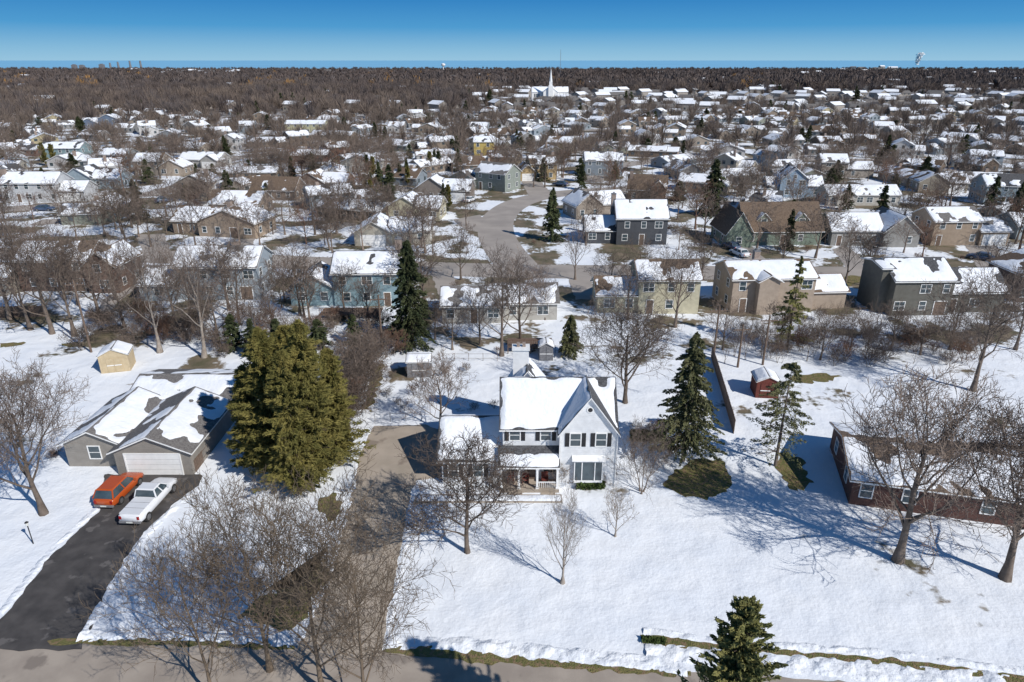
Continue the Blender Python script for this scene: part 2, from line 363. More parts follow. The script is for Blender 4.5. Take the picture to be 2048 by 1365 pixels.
def house(pl,pr,blocks,col,roof='shD',melt=.1,label='snow-roofed house',chim=None,cell=.55,wallmat='siding',doors=True,th=.11,shut=False,dorm=0):
    a=G(*pl);b=G(*pr); w=math.dist(a,b); rz=math.atan2(b[1]-a[1],b[0]-a[0])
    o=empty('house',a,rz,label,'house')
    W=MB();Rf=MB();Sn=MB(); sd=R.random()*40; xs=[];ys=[]
    mx=max(q[1] for q in blocks); mn=min(q[0] for q in blocks)
    for (f0,f1,y0,y1,he,ax,rise,kd) in blocks:
        x0,x1=f0*w,f1*w; xs+=[x0,x1];ys+=[y0,y1]
        for S in block(W,Rf,x0,x1,y0,y1,he,ax,rise): 
            snowslab(Sn,S,th,melt+(.08 if S[0][0]>(x0+x1)/2 else 0),cell,sd+S[0][0])
    wo=mo('wall',W.make('house_wall',[wallmat]),o,color=col); ro=mo('roof',Rf.make('house_roof',[roof,'white']),o); mo('snow',Sn.make('roof_snow',['roofsnow'],True),ro)
    if dorm:
        f0,f1,y0,y1,he,ax,rise,kd=blocks[0]
        for i in range(dorm):
            x=(f0+(f1-f0)*(i+.5)/dorm)*w; dw=MB();dr=MB();ds=MB(); ya=y0+1.3
            for S in block(dw,dr,x-1.3,x+1.3,ya,ya+3,he+1.9,'y',1.3,ov=.25,z0=he): snowslab(ds,S,.1,.1,.4,i)
            d=mo('dormer',dw.make('dormer_wall',[wallmat]),o,color=col); mo('dormer_roof',dr.make('dormer_roof',[roof,'white']),d); mo('snow',ds.make('dormer_snow',['roofsnow'],True),d)
            mo('window',winmesh(1.1,1.1),d,(x,ya,he+.9))
    for (f0,f1,y0,y1,he,ax,rise,kd) in blocks:
        x0,x1=f0*w,f1*w; bw=x1-x0
        ns=2 if he>4.5 else 1
        for s in range(ns):
            z=s*2.6+.9
            if kd=='n': continue
            if kd=='g' and s==0:
                gw=min(4.9,bw-1.2); opening(o,'garage_door',(x0+x1)/2,y0,0.02,gw,2.15); continue
            n=max(1,int(bw/2.9)); dj=R.randrange(n) if (s==0 and doors and n>2) else -1
            for i in range(n):
                x=x0+bw*(i+.5)/n+R.uniform(-.4,.4)
                if i==dj: opening(o,'door',x,y0,.05,.95 if R.random()<.6 else 1.8,2.1)
                elif R.random()<.9: opening(o,'window',x,y0,z,R.choice((.9,1.0,1.5)),1.25,0,shut)
            for sx,ok,rr in ((x0,f0==mn,-PI/2),(x1,f1==mx,PI/2)):
                if ok or s==1:
                    m=max(1,int((y1-y0)/3.6))
                    for i in range(m): opening(o,'window',sx,y0+(y1-y0)*(i+.5)/m,z,.95,1.2,rr)
        if ax=='y' and rise>2.2 and kd!='n' and ns==2: opening(o,'window',(x0+x1)/2,y0,he+.3,.8,.8)
    if chim:
        c=MB(); x,y,z,s=chim[0]*w,chim[1],chim[2],chim[3] if len(chim)>3 else .9
        c.box(x-s/2,x+s/2,y-.45,y+.45,1,z,0); c.box(x-s/2-.06,x+s/2+.06,y-.51,y+.51,z,z+.12,1); c.box(x-.15,x+.15,y-.15,y+.15,z+.12,z+.4,1)
        mo('chimney',c.make('chimney',['stone','greyp']),ro)
    cx=(min(xs)+max(xs))/2;cy=(min(ys)+max(ys))/2
    USED.append((a[0]+cx*math.cos(rz)-cy*math.sin(rz),a[1]+cx*math.sin(rz)+cy*math.cos(rz),max(max(xs)-min(xs),max(ys)-min(ys))*.5+1))
    return o
# ================================================================ GROUND / SETTING
me=bpy.data.meshes.new('ground'); me.from_pydata([(-4200,-120,0),(4200,-120,0),(4200,3300,0),(-4200,3300,0)],[],[(0,1,2,3)]); me.materials.append(M['ground']); tag(mo('ground',me),kind='structure')
me=bpy.data.meshes.new('lake'); me.from_pydata([(-90000,3000,-.4),(90000,3000,-.4),(90000,90000,-.4),(-90000,90000,-.4)],[],[(0,1,2,3)]); me.materials.append(M['lake']); tag(mo('lake',me),kind='structure')
sheet('road',[(-300,1279),(0,1283),(400,1290),(800,1303),(1250,1333),(1480,1350),(2400,1410),(2400,1640),(1400,1560),(-300,1500)],.012,'road',.1)
sheet('driveway',[(590,1315),(645,1170),(700,1000),(722,905),(748,853),(850,850),(882,860),(882,955),(832,962),(815,1010),(800,1110),(772,1240),(765,1315)],.02,'concrete',.1)
sheet('driveway',[(-75,1300),(0,1243),(105,1110),(200,1020),(207,950),(262,948),(385,947),(405,953),(395,975),(345,1012),(282,1070),(215,1180),(160,1300)],.024,'asphalt',.12)
sheet('path',[(825,1008),(830,998),(1080,995),(1083,975),(1110,975),(1112,1003)],.03,'concrete',.02)
sheet('dry_grass',[(1325,968),(1345,948),(1390,918),(1440,922),(1468,960),(1450,985),(1410,1000),(1355,988)],.03,'grass',.25,.3)
sheet('dry_grass',[(485,1230),(510,1205),(545,1190),(570,1160),(600,1175),(625,1130),(650,1100),(655,1130),(640,1180),(600,1245),(560,1262),(510,1250)],.03,'grass',.55,.25)
sheet('dry_grass',[(770,1292),(900,1296),(1010,1312),(1200,1330),(1380,1345),(1380,1352),(1200,1342),(1000,1328),(800,1312),(770,1306)],.03,'grass',.2,.3)
sheet('dry_grass',[(1283,1270),(1330,1272),(1400,1285),(1520,1298),(1700,1310),(1900,1332),(2100,1362),(2100,1376),(1900,1346),(1700,1322),(1500,1306),(1380,1300),(1285,1288)],.03,'grass',.12,.3)
sheet('dry_grass',[(100,1279),(350,1277),(590,1290),(590,1300),(350,1292),(100,1290)],.03,'grass',.12,.3)
for p in ([(0,688),(30,684),(50,686),(45,692),(0,695)],[(125,688),(150,684),(175,688),(168,695),(130,694)],[(1565,755),(1600,748),(1680,750),(1660,765),(1590,765)],[(205,572),(240,556),(300,558),(270,580),(230,588)],[(725,800),(745,745),(765,720),(768,745),(750,790),(735,830)],[(1560,905),(1600,915),(1622,960),(1610,985),(1575,975),(1550,930)],[(1640,560),(1700,552),(1740,556),(1690,575)],[(640,1000),(670,985),(690,1010),(670,1040),(645,1030)]): sheet('dry_grass',p,.03,'grass',.35,.4)
bank([(160,1272),(300,1268),(420,1272),(560,1282),(598,1285)],1.3,.30,1)
bank([(775,1285),(900,1288),(1010,1298),(1150,1312),(1290,1325),(1380,1338)],1.5,.26,2)
bank([(1290,1303),(1500,1322),(1700,1338),(1900,1358),(2100,1380)],1.9,.22,3)
bank([(1285,1262),(1500,1288),(1700,1300),(1900,1322),(2100,1350)],.8,.14,12)
bank([(165,1275),(222,1180),(290,1070),(350,1015),(405,970)],.9,.2,4)
bank([(-60,1270),(0,1228),(98,1105),(195,1015)],.7,.14,5)
bank([(598,1285),(655,1165),(700,1010),(715,905),(745,850)],.5,.1,6)
bank([(775,1290),(782,1235),(808,1100),(824,1010)],.6,.12,7)
road('street',[(-300,505),(100,508),(400,516),(650,528),(900,540),(1200,545),(1700,547),(2300,552)],8.5,'street',.02)
road('street',[(1045,545),(1006,500),(988,462),(998,430),(1035,405),(1090,391),(1160,384),(1260,378),(1330,372)],8,'street',.026)
road('street',[(-200,420),(60,420),(230,395),(340,385),(400,355),(440,320),(560,305),(690,300)],8,'street',.02)
road('street',[(1180,365),(1190,340),(1300,322),(1500,318),(1800,322),(2200,325)],8,'street',.03)
road('street',[(690,300),(850,270),(1100,262),(1500,255),(2100,258)],8,'street',.024)
for p in ([(1470,492),(1500,492),(1560,543),(1500,545)],[(1040,360),(1075,355),(1100,385),(1060,395)],[(905,440),(960,430),(985,455),(985,470),(930,460)],[(1665,500),(1690,490),(1760,545),(1700,545)],[(420,500),(470,478),(510,478),(500,520),(440,520)],[(860,540),(880,600),(920,600),(905,540)],[(1130,540),(1150,600),(1190,600),(1180,545)],[(1640,540),(1625,585),(1680,585),(1690,545)],[(190,640),(205,600),(260,570),(275,575),(235,605),(215,645)],[(270,470),(330,468),(345,515),(290,512)],[(1930,490),(1990,490),(2020,548),(1960,548)]): sheet('driveway',p,.034,'street',.2,.8)
# ================================================================ HERO HOUSE
hh=empty('house',(0,51,0),0,'white two-storey house with steep front gable and snow-covered roof','house')
W=MB();Rf=MB();Sn=MB()
SL=[]
SL+=[(s,.0) for s in block(W,Rf,-.8,8.94,.9,7.1,5.6,'x',3.2,ov=.3)]
gs=block(W,Rf,4.2,9.0,0,3.9,5.6,'y',3.3,ov=.3); SL+=[(gs[0],.0),(gs[1],1.3)]
SL+=[(s,.0) for s in block(W,Rf,-6.2,-.82,.6,7.4,2.6,'x',2.3,ov=.4)]
SL+=[(s,.25) for s in block(W,Rf,-.5,3.4,7.11,10.6,5.5,'y',2.5,ov=.3)]
PS=((-1.2,-.75,2.5),(4.15,-.75,2.5),(4.15,.898,3.75),(-1.2,.898,3.75)); slab(Rf,*PS,.14,0,1)
PS2=((-1.2,-.75,2.5),(4.15,-.75,2.5),(4.15,.35,3.334),(-1.2,.35,3.334))
for s,mlt in SL: snowslab(Sn,s,.16,mlt,.22,3+s[0][0],ins=.2)
snowslab(Sn,PS2,.14,.0,.22,9)
mo('wall',W.make('house_wall',['siding']),hh,color=(.80,.81,.82)); hr=mo('roof',Rf.make('house_roof',['shD','white']),hh); mo('snow',Sn.make('roof_snow',['roofsnow'],True),hr)
c=MB(); c.box(.1,1.6,8.6,9.7,3,9.5,0); c.box(0,1.7,8.5,9.8,9.5,9.7,0); c.box(.45,.75,9,9.3,9.7,10.1,1); c.box(1.0,1.3,9,9.3,9.7,10.1,1); mo('chimney',c.make('chimney',['white','stone']),hr)
for x,y,z,w,h in ((5.45,0,4.25,.85,1.2),(7.65,0,4.25,.85,1.2),(.25,.9,4.3,.85,1.0),(2.95,.9,4.3,.85,1.0)): opening(hh,'window',x,y,z,w,h,0,True)
for x,w_ in ((-5.2,.8),(-3.0,.8)): opening(hh,'window',x,.6,.75,w_,1.2,0,True)
for x in (0,3.3): opening(hh,'window',x,.9,1.0,1.0,1.3)
for y in (2.2,5.2): opening(hh,'window',8.94 if y>3.9 else 9.0,y,4.2,.9,1.2,PI/2); opening(hh,'window',8.94 if y>3.9 else 9.0,y,1.2,.9,1.2,PI/2)
for y in (2.6,5.6): opening(hh,'window',-.8,y,4.4,.8,.9,-PI/2)
for y in (2.6,5.4): opening(hh,'garage_door',-6.2,y,.02,2.4,2.1,-PI/2)
b=MB(); b.box(5.4,7.9,-.35,-.002,.72,.92,0); b.box(5.4,7.9,-.35,-.002,2.8,2.949,0)
for x in (5.4,6.05,7.17,7.82): b.box(x,x+.08,-.33,-.2,.92,2.8,0)
b.box(5.45,7.85,-.27,-.25,.92,2.8,1); b.face([(5.2,-.5,3.0),(8.1,-.5,3.0),(8.1,-.003,3.3),(5.2,-.003,3.3)],0); b.box(5.2,8.1,-.5,-.004,2.95,2.999,0)
mo('bay_window',b.make('bay_window',['white','glass']),hh)
b=MB(); b.cyl(6.6,7.75,-.05,-.005,.3,0,20,ax='x'); b.cyl(6.6,7.75,-.06,-.05,.2,1,20,ax='x')
for i in range(len(b.v)): x,y,z=b.v[i]; b.v[i]=(y,x,z)
mo('vent',b.make('gable_vent',['white','black']),hh)
b=MB(); b.box(-1.1,4.1,-.8,.89,0,.3,0); b.box(-.3,.9,-1.2,-.8,0,.16,0); mo('porch_floor',b.make('porch_floor',['concrete']),hh)
for x in (-.95,.6,2.2,3.95):
    b=MB(); b.box(x-.09,x+.09,-.66,-.48,.3,2.42,0); b.box(x-.14,x+.14,-.71,-.43,.3,.45,0); b.box(x-.14,x+.14,-.71,-.43,2.25,2.38,0); mo('column',b.make('column',['white']),hh)
for xa,xb in ((2.2,3.95),):
    b=MB(); b.box(xa+.1,xb-.1,-.6,-.54,.9,.97,0)
    for i in range(9): x=xa+.2+(xb-xa-.4)*i/8; b.box(x-.02,x+.02,-.59,-.55,.35,.9,0)
    mo('railing',b.make('railing',['white']),hh)
opening(hh,'door',1.6,.9,.3,1.0,2.1)
for x in (9.06,4.13): 
    b=MB(); b.box(x-.05,x+.05,-.1,-.005,.05,5.3,0); mo('downspout',b.make('downspout',['white']),hh)
b=MB(); b.box(-8.2,4.3,-2.3,-1.3,0,.13,0); b.box(-8.2,4.3,-1.3,-1.25,0,.14,0); o=mo('retaining_wall',b.make('retaining_wall',['concrete']),loc=(0,51,0)); tag(o,'low tan retaining wall edging the snowy front bed','retaining wall')
Sb=MB(); snowslab(Sb,((-8.2,-2.28,.13),(4.3,-2.28,.13),(4.3,-1.26,.13),(-8.2,-1.26,.13)),.12,.05,.2,5,ins=.04); mo('snow',Sb.make('bed_snow',['snow'],True),o)
for xs_ in (1.2,2.9,-.1):
    b=MB(); b.box(-.3,.3,-.25,.25,.35,.45,0); b.box(-.3,.3,.2,.27,.45,1.0,0); b.box(-.3,-.24,-.25,.2,0,.65,0); b.box(.24,.3,-.25,.2,0,.65,0); b.box(-.3,-.24,.2,.26,0,.45,0); b.box(.24,.3,.2,.26,0,.45,0)
    tag(mo('porch_chair',b.make('porch_chair',['red']),loc=(xs_,51.3,.3)),'red wooden chair on the front porch','chair','chairs on the porch')
USED.append((1.5,55,10))
# ================================================================ NEIGHBOURS
house((238,950),(388,950),[(0,1,0,9.5,2.5,'y',1.5,'g'),(-.78,-.01,1.4,10,2.5,'y',1.25,'h'),(-.55,.95,10.05,17,2.6,'x',1.1,'n')],(.30,.275,.245),'shG',.50,'grey ranch house with white garage door and patchy snow roof',cell=.25,th=.08)
house((1697,1008),(2180,1075),[(0,1,0,9.6,2.5,'x',1.3,'h')],(.9,.9,.9),'shB',.38,'low red brick ranch house with snow-covered roof',cell=.25,wallmat='brick',th=.08)
X2=5.0
LST=[
((45,583),(247,583),[(0,.7,0,8,5.2,'x',2.2,'h'),(.7,1,-1,7,4.6,'y',2.2,'h')],(.17,.11,.085),'shB',.12,'brown two-storey house with snow-covered roof behind trees',None),
((-170,590),(15,592),[(0,.5,0,8,X2,'x',2,'h'),(.5,1,.6,7,2.7,'x',1.6,'h')],(.4,.36,.3),'shB',.1,'tan house with lower wing behind bare trees',None),
((287,600),(520,600),[(.3,1,0,8,5.4,'x',2.3,'h'),(0,.3,-.6,7,2.7,'x',1.9,'h')],(.36,.41,.45),'shG',.08,'pale blue-grey two-storey house with low side wing',(.75,5,8.2)),
((582,614),(803,612),[(.4,1,0,8,5.3,'x',2.3,'h'),(0,.4,.4,7.4,2.8,'y',2.2,'h')],(.26,.38,.43),'shD',.06,'light blue two-storey house with deck and side wing',(.95,7,8.8)),
((885,648),(1115,645),[(0,.55,0,7.5,2.7,'x',1.7,'h'),(.5,1,1,8,2.7,'x',1.8,'h')],(.46,.44,.40),'shG',.1,'cream ranch house with snow-covered roof behind trees',None),
((1195,628),(1395,628),[(.4,1,0,8,5.3,'x',1.9,'h'),(0,.4,.5,7.5,2.8,'x',1.8,'h')],(.56,.52,.38),'shB',.08,'pale yellow two-storey house with low side wing',None),
((1492,625),(1622,622),[(-.25,1,0,8,5.2,'x',1.7,'h'),(1,1.55,.8,7,2.8,'x',1.7,'n'),(.1,.4,-1.2,2,5.2,'y',.8,'n')],(.43,.35,.28),'shB',.08,'beige two-storey house with low wing facing snowy yard',(.3,6,7.8)),
((1778,632),(2010,629),[(0,.5,0,8.5,5.4,'x',2.2,'h'),(.5,1,1,8,3.3,'x',2.6,'h'),(-.08,.0,1.5,7,6.8,'x',.5,'n')],(.15,.145,.125),'shD',.15,'dark olive-grey two-storey house with patio doors',None),
((2030,605),(2200,605),[(0,1,0,8,4.4,'y',2.6,'h')],(.13,.09,.075),'shB',.2,'dark brown house with shallow gable',None),
((340,470),(512,478),[(.35,1,0,9,3.2,'y',2.6,'h'),(0,.5,1.5,9,2.9,'x',2.4,'h')],(.37,.29,.22),'shB',.05,'tan house with broad front gable and snowy roof',(.6,5,6.8)),
((712,490),(860,490),[(0,.5,-1,8,2.8,'y',2.1,'g'),(.45,1,.5,8,2.8,'x',2.1,'h')],(.43,.40,.34),'shG',.12,'cream ranch house with garage gable',(.7,4,5.7)),
((778,440),(878,443),[(0,.6,0,8,3.3,'y',2.1,'h'),(.5,1,.5,8,3.,'x',2.2,'h')],(.52,.48,.35),'shG',.1,'yellow house with twin snowy gables',None),
((1232,490),(1332,490),[(0,1,0,8,5.5,'x',3.0,'h'),(-.6,0,1,8,2.8,'x',2.4,'h')],(.08,.085,.095),'shD',.0,'slate blue colonial house with snow-covered wing',(.0,7,9.1)),
((1445,492),(1640,490),[(.22,1,0,9,3.1,'x',4.8,'h'),(0,.26,-1.8,8,3.1,'y',4.0,'h')],(.21,.26,.21),'shB',1.3,'green house with steep brown roof and two dormers',None,2),
((1660,492),(1828,492),[(0,.6,0,8,3.2,'x',2.8,'h'),(.58,1,-1.2,8,3.2,'y',3.1,'h')],(.29,.285,.27),'shG',.12,'grey house with pointed gable and arched window',None),
((1860,492),(2010,490),[(0,.62,0,8,X2,'x',2.1,'h'),(.62,1,-.5,7,3,'x',2.0,'g')],(.36,.28,.21),'shG',.15,'tan and brown two-storey house with attached garage',None),
((2030,480),(2180,480),[(0,1,0,8,3,'x',2.,'h')],(.36,.42,.45),'shD',.15,'pale blue ranch house with snow roof',None),
((8,405),(118,405),[(0,1,0,8,X2,'x',2.4,'h'),(.9,1.45,1,8,2.9,'x',2.1,'g')],(.54,.55,.56),'shD',.05,'white two-storey house with broad white chimney',(-.02,3,8.3,1.6)),
((130,378),(235,380),[(0,.55,0,8,3.2,'y',2.8,'h'),(.5,1,1,8,3.1,'x',2.3,'h')],(.33,.40,.44),'shD',.12,'pale blue gabled house with snow on roof',None),
((272,352),(370,352),[(0,.55,0,8,4.7,'x',2.1,'h'),(.5,1,-.5,7,2.9,'y',2.2,'h')],(.38,.32,.26),'shB',.1,'tan house with snow-covered roofs',None),
((360,335),(440,337),[(0,1,0,8,2.8,'x',2.2,'h'),(.6,1,-1.5,4,2.8,'y',1.9,'g')],(.42,.41,.39),'shG',.2,'light grey house with front garage',None),
((420,430),(520,432),[(0,1,0,8,2.8,'x',2.5,'h')],(.34,.27,.21),'shB',.2,'tan ranch house among bare trees',None),
((505,400),(590,402),[(0,1,0,8,2.8,'x',2.8,'h')],(.28,.21,.16),'shB',.8,'brown house with exposed brown shingles',None),
((590,385),(690,388),[(0,.6,0,8,3.,'y',2.6,'h'),(.5,1,1,8,3.,'x',2.3,'h')],(.28,.22,.18),'shB',.25,'brown gabled house with bare trees around',None),
((680,345),(750,347),[(0,1,0,9,3.3,'y',2.3,'h')],(.42,.40,.35),'shG',.1,'cream gabled house with snowy roof',None),
((830,402),(938,405),[(0,.6,0,8,3.2,'y',3.,'h'),(.5,1,.8,8,3.,'x',2.4,'g')],(.24,.205,.18),'shD',.15,'grey-brown gabled house beside curved street',(.2,5,7.)),
((905,372),(1010,385),[(.45,1,0,8,X2,'x',2.4,'h'),(0,.45,-1,7,2.9,'y',2.1,'h')],(.27,.30,.27),'shG',.22,'grey-green two-storey house by curving street',(.5,5,8.4)),
((1040,362),(1113,360),[(.3,1,0,8,X2,'x',2.1,'h'),(0,.4,-1,7,2.9,'y',2.,'g')],(.46,.34,.18),'shB',.1,'yellow-orange two-storey house with garage',(.95,4,8.2)),
((1152,440),(1255,432),[(0,.5,0,8,3.2,'y',2.7,'h'),(.4,1,1,9,3.,'x',2.5,'h')],(.32,.275,.23),'shG',.05,'taupe house with snow-covered gables',None),
((1255,402),(1330,405),[(0,1,0,8,3.2,'x',3.2,'h'),(.6,1,-1.5,4,3.8,'y',2.,'n')],(.22,.15,.11),'shB',.8,'brown house with exposed brown roof',(.05,3,7.6)),
((1535,395),(1645,397),[(.2,.7,0,8,X2,'y',2.8,'h'),(.5,1,1,8,3.2,'x',2.4,'h'),(0,.3,1,8,2.9,'x',2.1,'h')],(.29,.38,.48),'shD',.12,'light blue two-storey house with snow on gables',None),
((1655,412),(1798,412),[(0,1,0,8,2.8,'x',2.,'h'),(.1,.35,-1.2,4,2.8,'y',1.5,'h')],(.52,.50,.46),'shG',.02,'white ranch house with long snowy roof',None),
((1965,410),(2070,412),[(0,1,0,8,X2,'x',2.4,'h')],(.27,.33,.36),'shD',.2,'blue-grey two-storey house beside tall pines',None),
((1835,385),(1935,388),[(0,.6,0,8,3.,'y',2.4,'h'),(.5,1,.8,8,2.9,'x',2.1,'g')],(.35,.31,.25),'shB',.15,'tan house with garage and snowy roof',None),
((1640,355),(1745,357),[(0,.5,0,8,4.8,'x',2.2,'h'),(.5,1,0,7,2.9,'x',1.9,'h')],(.35,.31,.27),'shG',.1,'tan split-level house with snow roof',None),
((1170,352),(1245,352),[(0,1,0,8,4.9,'x',2.3,'h')],(.22,.26,.30),'shD',.2,'slate blue two-storey house with chimney',(.8,4,8.1)),
((572,268),(650,268),[(0,1,0,8,4.8,'x',1.6,'h')],(.48,.46,.30),'shG',.06,'pale yellow two-storey house with snow roof',None),
((948,312),(988,312),[(0,1,0,8,5.3,'x',1.8,'h')],(.54,.41,.14),'shD',.08,'bright yellow two-storey house',None),
((85,325),(165,325),[(0,1,0,8,5.0,'x',1.9,'h')],(.25,.35,.37),'shD',.2,'teal two-storey house among bare trees',None),
((160,258),(235,258),[(0,.5,0,8,2.9,'y',2.4,'h'),(.5,1,1,8,5.3,'y',2.1,'h')],(.15,.20,.28),'shD',.2,'dark blue two-storey house by the woods',None),
]
for e in LST: house(*e[:5],e[5]+R.uniform(.06,.32),e[6],e[7],cell=.45,dorm=e[8] if len(e)>8 else 0)
# sheds
def shed(pl,pr,dep,he,rise,mat,label,ax='y'):
    a=G(*pl);b=G(*pr); w=math.dist(a,b); o=empty('shed',a,math.atan2(b[1]-a[1],b[0]-a[0]),label,'shed'); W=MB();Rf=MB();S_=MB()
    for S in block(W,Rf,0,w,0,dep,he,ax,rise,ov=.15,t=.08): snowslab(S_,S,.12,-.1,.2,w,ins=.03)
    mo('wall',W.make('shed_wall',[mat]),o); r=mo('roof',Rf.make('shed_roof',['shG','white']),o); mo('snow',S_.make('shed_snow',['roofsnow'],True),r)
    d=MB(); 
    for s in (-1,1): d.box(w/2+s*.42-.39,w/2+s*.42+.39,-.05,-.003,.1,1.85,0); d.box(w/2+s*.42-.39,w/2+s*.42+.39,-.07,-.05,.9,1.0,1)
    mo('door',d.make('shed_door',[mat,'white']),o); USED.append((a[0]+w/2,a[1]+dep/2,max(w,dep)*.6))
shed((203,748),(262,742),2.8,2.2,.8,'yellow','small yellow garden shed with snowy gambrel roof')
shed((1510,796),(1556,798),2.6,2.0,.6,'red','small red wooden shed with snow on roof')
shed((815,756),(862,755),2.6,2.0,.5,'greyp','small grey storage shed with snow on roof','x')
shed((1078,722),(1106,722),1.8,1.9,.5,'greyp','small grey tool shed behind the white house')
# church
x,y=G(1100,198); ch=empty('church',(x,y,0),0,'white church with tall pointed steeple above the treetops','church')
W=MB();Rf=MB();Sn=MB()
for S in block(W,Rf,-18,18,0,14,6,'x',5)+block(W,Rf,-7,7,-9,10,6.5,'y',5): snowslab(Sn,S,.2,.1,1.5,3)
mo('wall',W.make('church_wall',['white']),ch); r=mo('roof',Rf.make('church_roof',['shG','white']),ch); mo('snow',Sn.make('church_snow',['roofsnow']),r)
b=MB(); b.box(-2.2,2.2,-11,-6.6,0,12.5,0); b.box(-1.5,1.5,-10.2,-7.2,12.5,16,0); b.cyl(0,-8.7,16,28,1.5,0,8,.06); mo('steeple',b.make('steeple',['white']),ch)
for i in range(5): opening(ch,'window',-15+i*2.0 if i<3 else 6+i*2.4,0,1.5,1.4,3)
USED.append((x,y+4,24))
# ================================================================ FAR HOUSES
PAL=[('beige',(.35,.30,.25)),('white',(.54,.53,.52)),('grey',(.25,.25,.25)),('tan',(.29,.235,.185)),('blue-grey',(.25,.29,.33)),('cream',(.45,.41,.34)),('brown',(.16,.12,.09)),('pale blue',(.32,.37,.41)),('sage',(.24,.255,.215)),('brick red',(.17,.09,.07)),('yellow',(.44,.38,.24))]
def simple(seed,w,d,he,ax,rise,wing,roof,melt,cell=.6):
    W=MB()
    bl=[(-w/2,w/2,-d/2,d/2,he,ax,rise)]
    if wing: bl.append(wing)
    sl=[]
    for b in bl: sl+=block(W,W,*b,rm=1,tm=2)
    for s in sl: snowslab(W,s,.1,melt+.17,cell,seed*3.1,m=3,ins=.3)
    for (x0,x1,y0,y1,h,a,ri) in bl:
        for s in range(2 if h>4.5 else 1):
            n=max(1,int((x1-x0)/3))
            for i in range(n):
                x=x0+(x1-x0)*(i+.5)/n
                for yy,sg in ((y0,-1),(y1,1)):
                    W.box(x-.55,x+.55,yy+sg*.03-.03,yy+sg*.03+.03,s*2.6+.9,s*2.6+2.1,4)
            for i in range(2):
                y=y0+(y1-y0)*(i+.5)/2
                for xx in (x0,x1): W.box(xx-.06,xx+.06,y-.5,y+.5,s*2.6+.9,s*2.6+2.1,4)
    W.box(w*.2,w*.2+.8,-.4,.4,he,he+rise+1,5)
    return W.make('suburban_house',['siding',roof,'white','roofsnow','glass','stone'])
SV=[simple(1,14,8,2.8,'x',2.0,(2,8.5,-6.5,2,2.6,'y',1.9),'shG',.15),simple(2,11,8,4.8,'x',1.9,(-11,-5.4,-3.6,3.6,2.7,'x',1.8),'shD',.12),simple(3,15,8,2.7,'x',1.9,None,'shB',.22),
 simple(4,9,11,2.8,'y',2.2,(4.4,10.5,-3,5,2.7,'x',1.9),'shG',.12),simple(5,10,8,4.7,'x',2.0,(1,7,-5.5,1,2.7,'y',1.8),'shB',.2),simple(6,12,8,2.7,'x',2.4,None,'shB',.75),simple(7,14,8,2.8,'x',1.8,(6,11.5,-3,4,2.7,'x',1.6),'shG',.08),simple(8,10,9,2.8,'y',2.2,(-9,-4.9,-2,5,2.7,'x',1.8),'shD',.22),
 simple(9,13,7.5,2.7,'x',1.9,(-6,-1,-5,1,2.6,'y',1.6),'shD',.3),simple(10,9,8,4.7,'y',2.2,(4.4,9,-2,5,2.7,'x',1.8),'shG',.2),simple(11,16,8,2.6,'x',1.6,(-3,4,-5,3,2.6,'y',1.7),'shB',.15),simple(12,12,8,2.7,'x',2.1,None,'shG',.45),simple(13,13,8,2.7,'x',2.0,(3,9,-5,3,2.6,'y',1.8),'shB',.35),simple(14,11,9,2.8,'y',2.3,(-10,-5.4,-3,4,2.6,'x',1.7),'shB',.2)]
def free(x,y,r,rr=True):
    for a,b,c in USED:
        if abs(a-x)<c+r and abs(b-y)<c+r and math.hypot(a-x,b-y)<(c+r)*.92: return False
    if rr:
        for a,b,c in ROADPTS:
            if abs(a-x)<c+r*.6 and abs(b-y)<c+r*.6: return False
    return True
def pxof(x,y):
    zc=y*math.cos(PITCH)+H*math.sin(PITCH); return 1024+x/zc*F
def pyof(y): return 682.5+F*math.tan(math.atan(H/y)-PITCH)
def woodiness(x,y):
    p=pxof(x,y); edge=max(430,min(760,470+(p-850)*1.4)) if p>500 else 450-40*(p<420)
    edge+=130*noise.noise(Vector((x*.006,y*.006,3.3))); return (y-edge)/170.
fh=[]; y=158.
while y<1300:
    xw=y*.79+20; x=-xw
    while x<xw:
        xx=x+R.uniform(-7,7); yy=y+R.uniform(-10,10); wd=woodiness(xx,yy)
        pr=.95 if wd<-.5 else max(.09,.9-.5*(wd+.5))
        if R.random()<pr and free(xx,yy,7.): fh.append((xx,yy)); USED.append((xx,yy,7))
        x+=R.uniform(18,25)
    y+=R.uniform(24,30)
far_clusters=[(380,148,10),(430,150,16),(300,146,4),(1730,140,8),(1800,143,8),(1980,152,16),(2020,160,10),(1650,150,6),(700,145,4),(1560,170,6),(1450,165,6),(1850,165,6),(1250,175,5),(1900,175,8),(1750,180,8),(860,160,5),(560,165,4),(960,150,5),(1350,150,6),(100,160,3)]
nh=0; stuffV=[];
for i,(x,y) in enumerate(fh):
    me=SV[R.randrange(14)]; cn,c=PAL[R.choice((0,0,0,1,2,2,3,3,4,5,6,6,7,8,9,10,1,3))]; rz=R.choice((0,0,0,PI,PI,PI/2,-PI/2))+R.gauss(0,.45)
    if nh<255:
        o=mo('house',me,None,(x,y,0),rz,c); o.scale=(R.uniform(.85,1.1),R.uniform(.85,1.1),R.uniform(.82,1)); tag(o,'%s suburban house with snow-covered shingle roof'%cn,'house','houses of the suburb'); nh+=1
        if nh<90:
            s_=R.choice((-4,4)); q=[(s_-2.6,-6.5),(s_+2.6,-6.5),(s_+3,-14),(s_-3,-14)]; sheet('driveway',[(x+a*math.cos(rz)-b*math.sin(rz),y+a*math.sin(rz)+b*math.cos(rz)) for a,b in q],.05+.002*(nh%9),'street',.2,1.5,True)
    else: stuffV.append((x,y,rz))
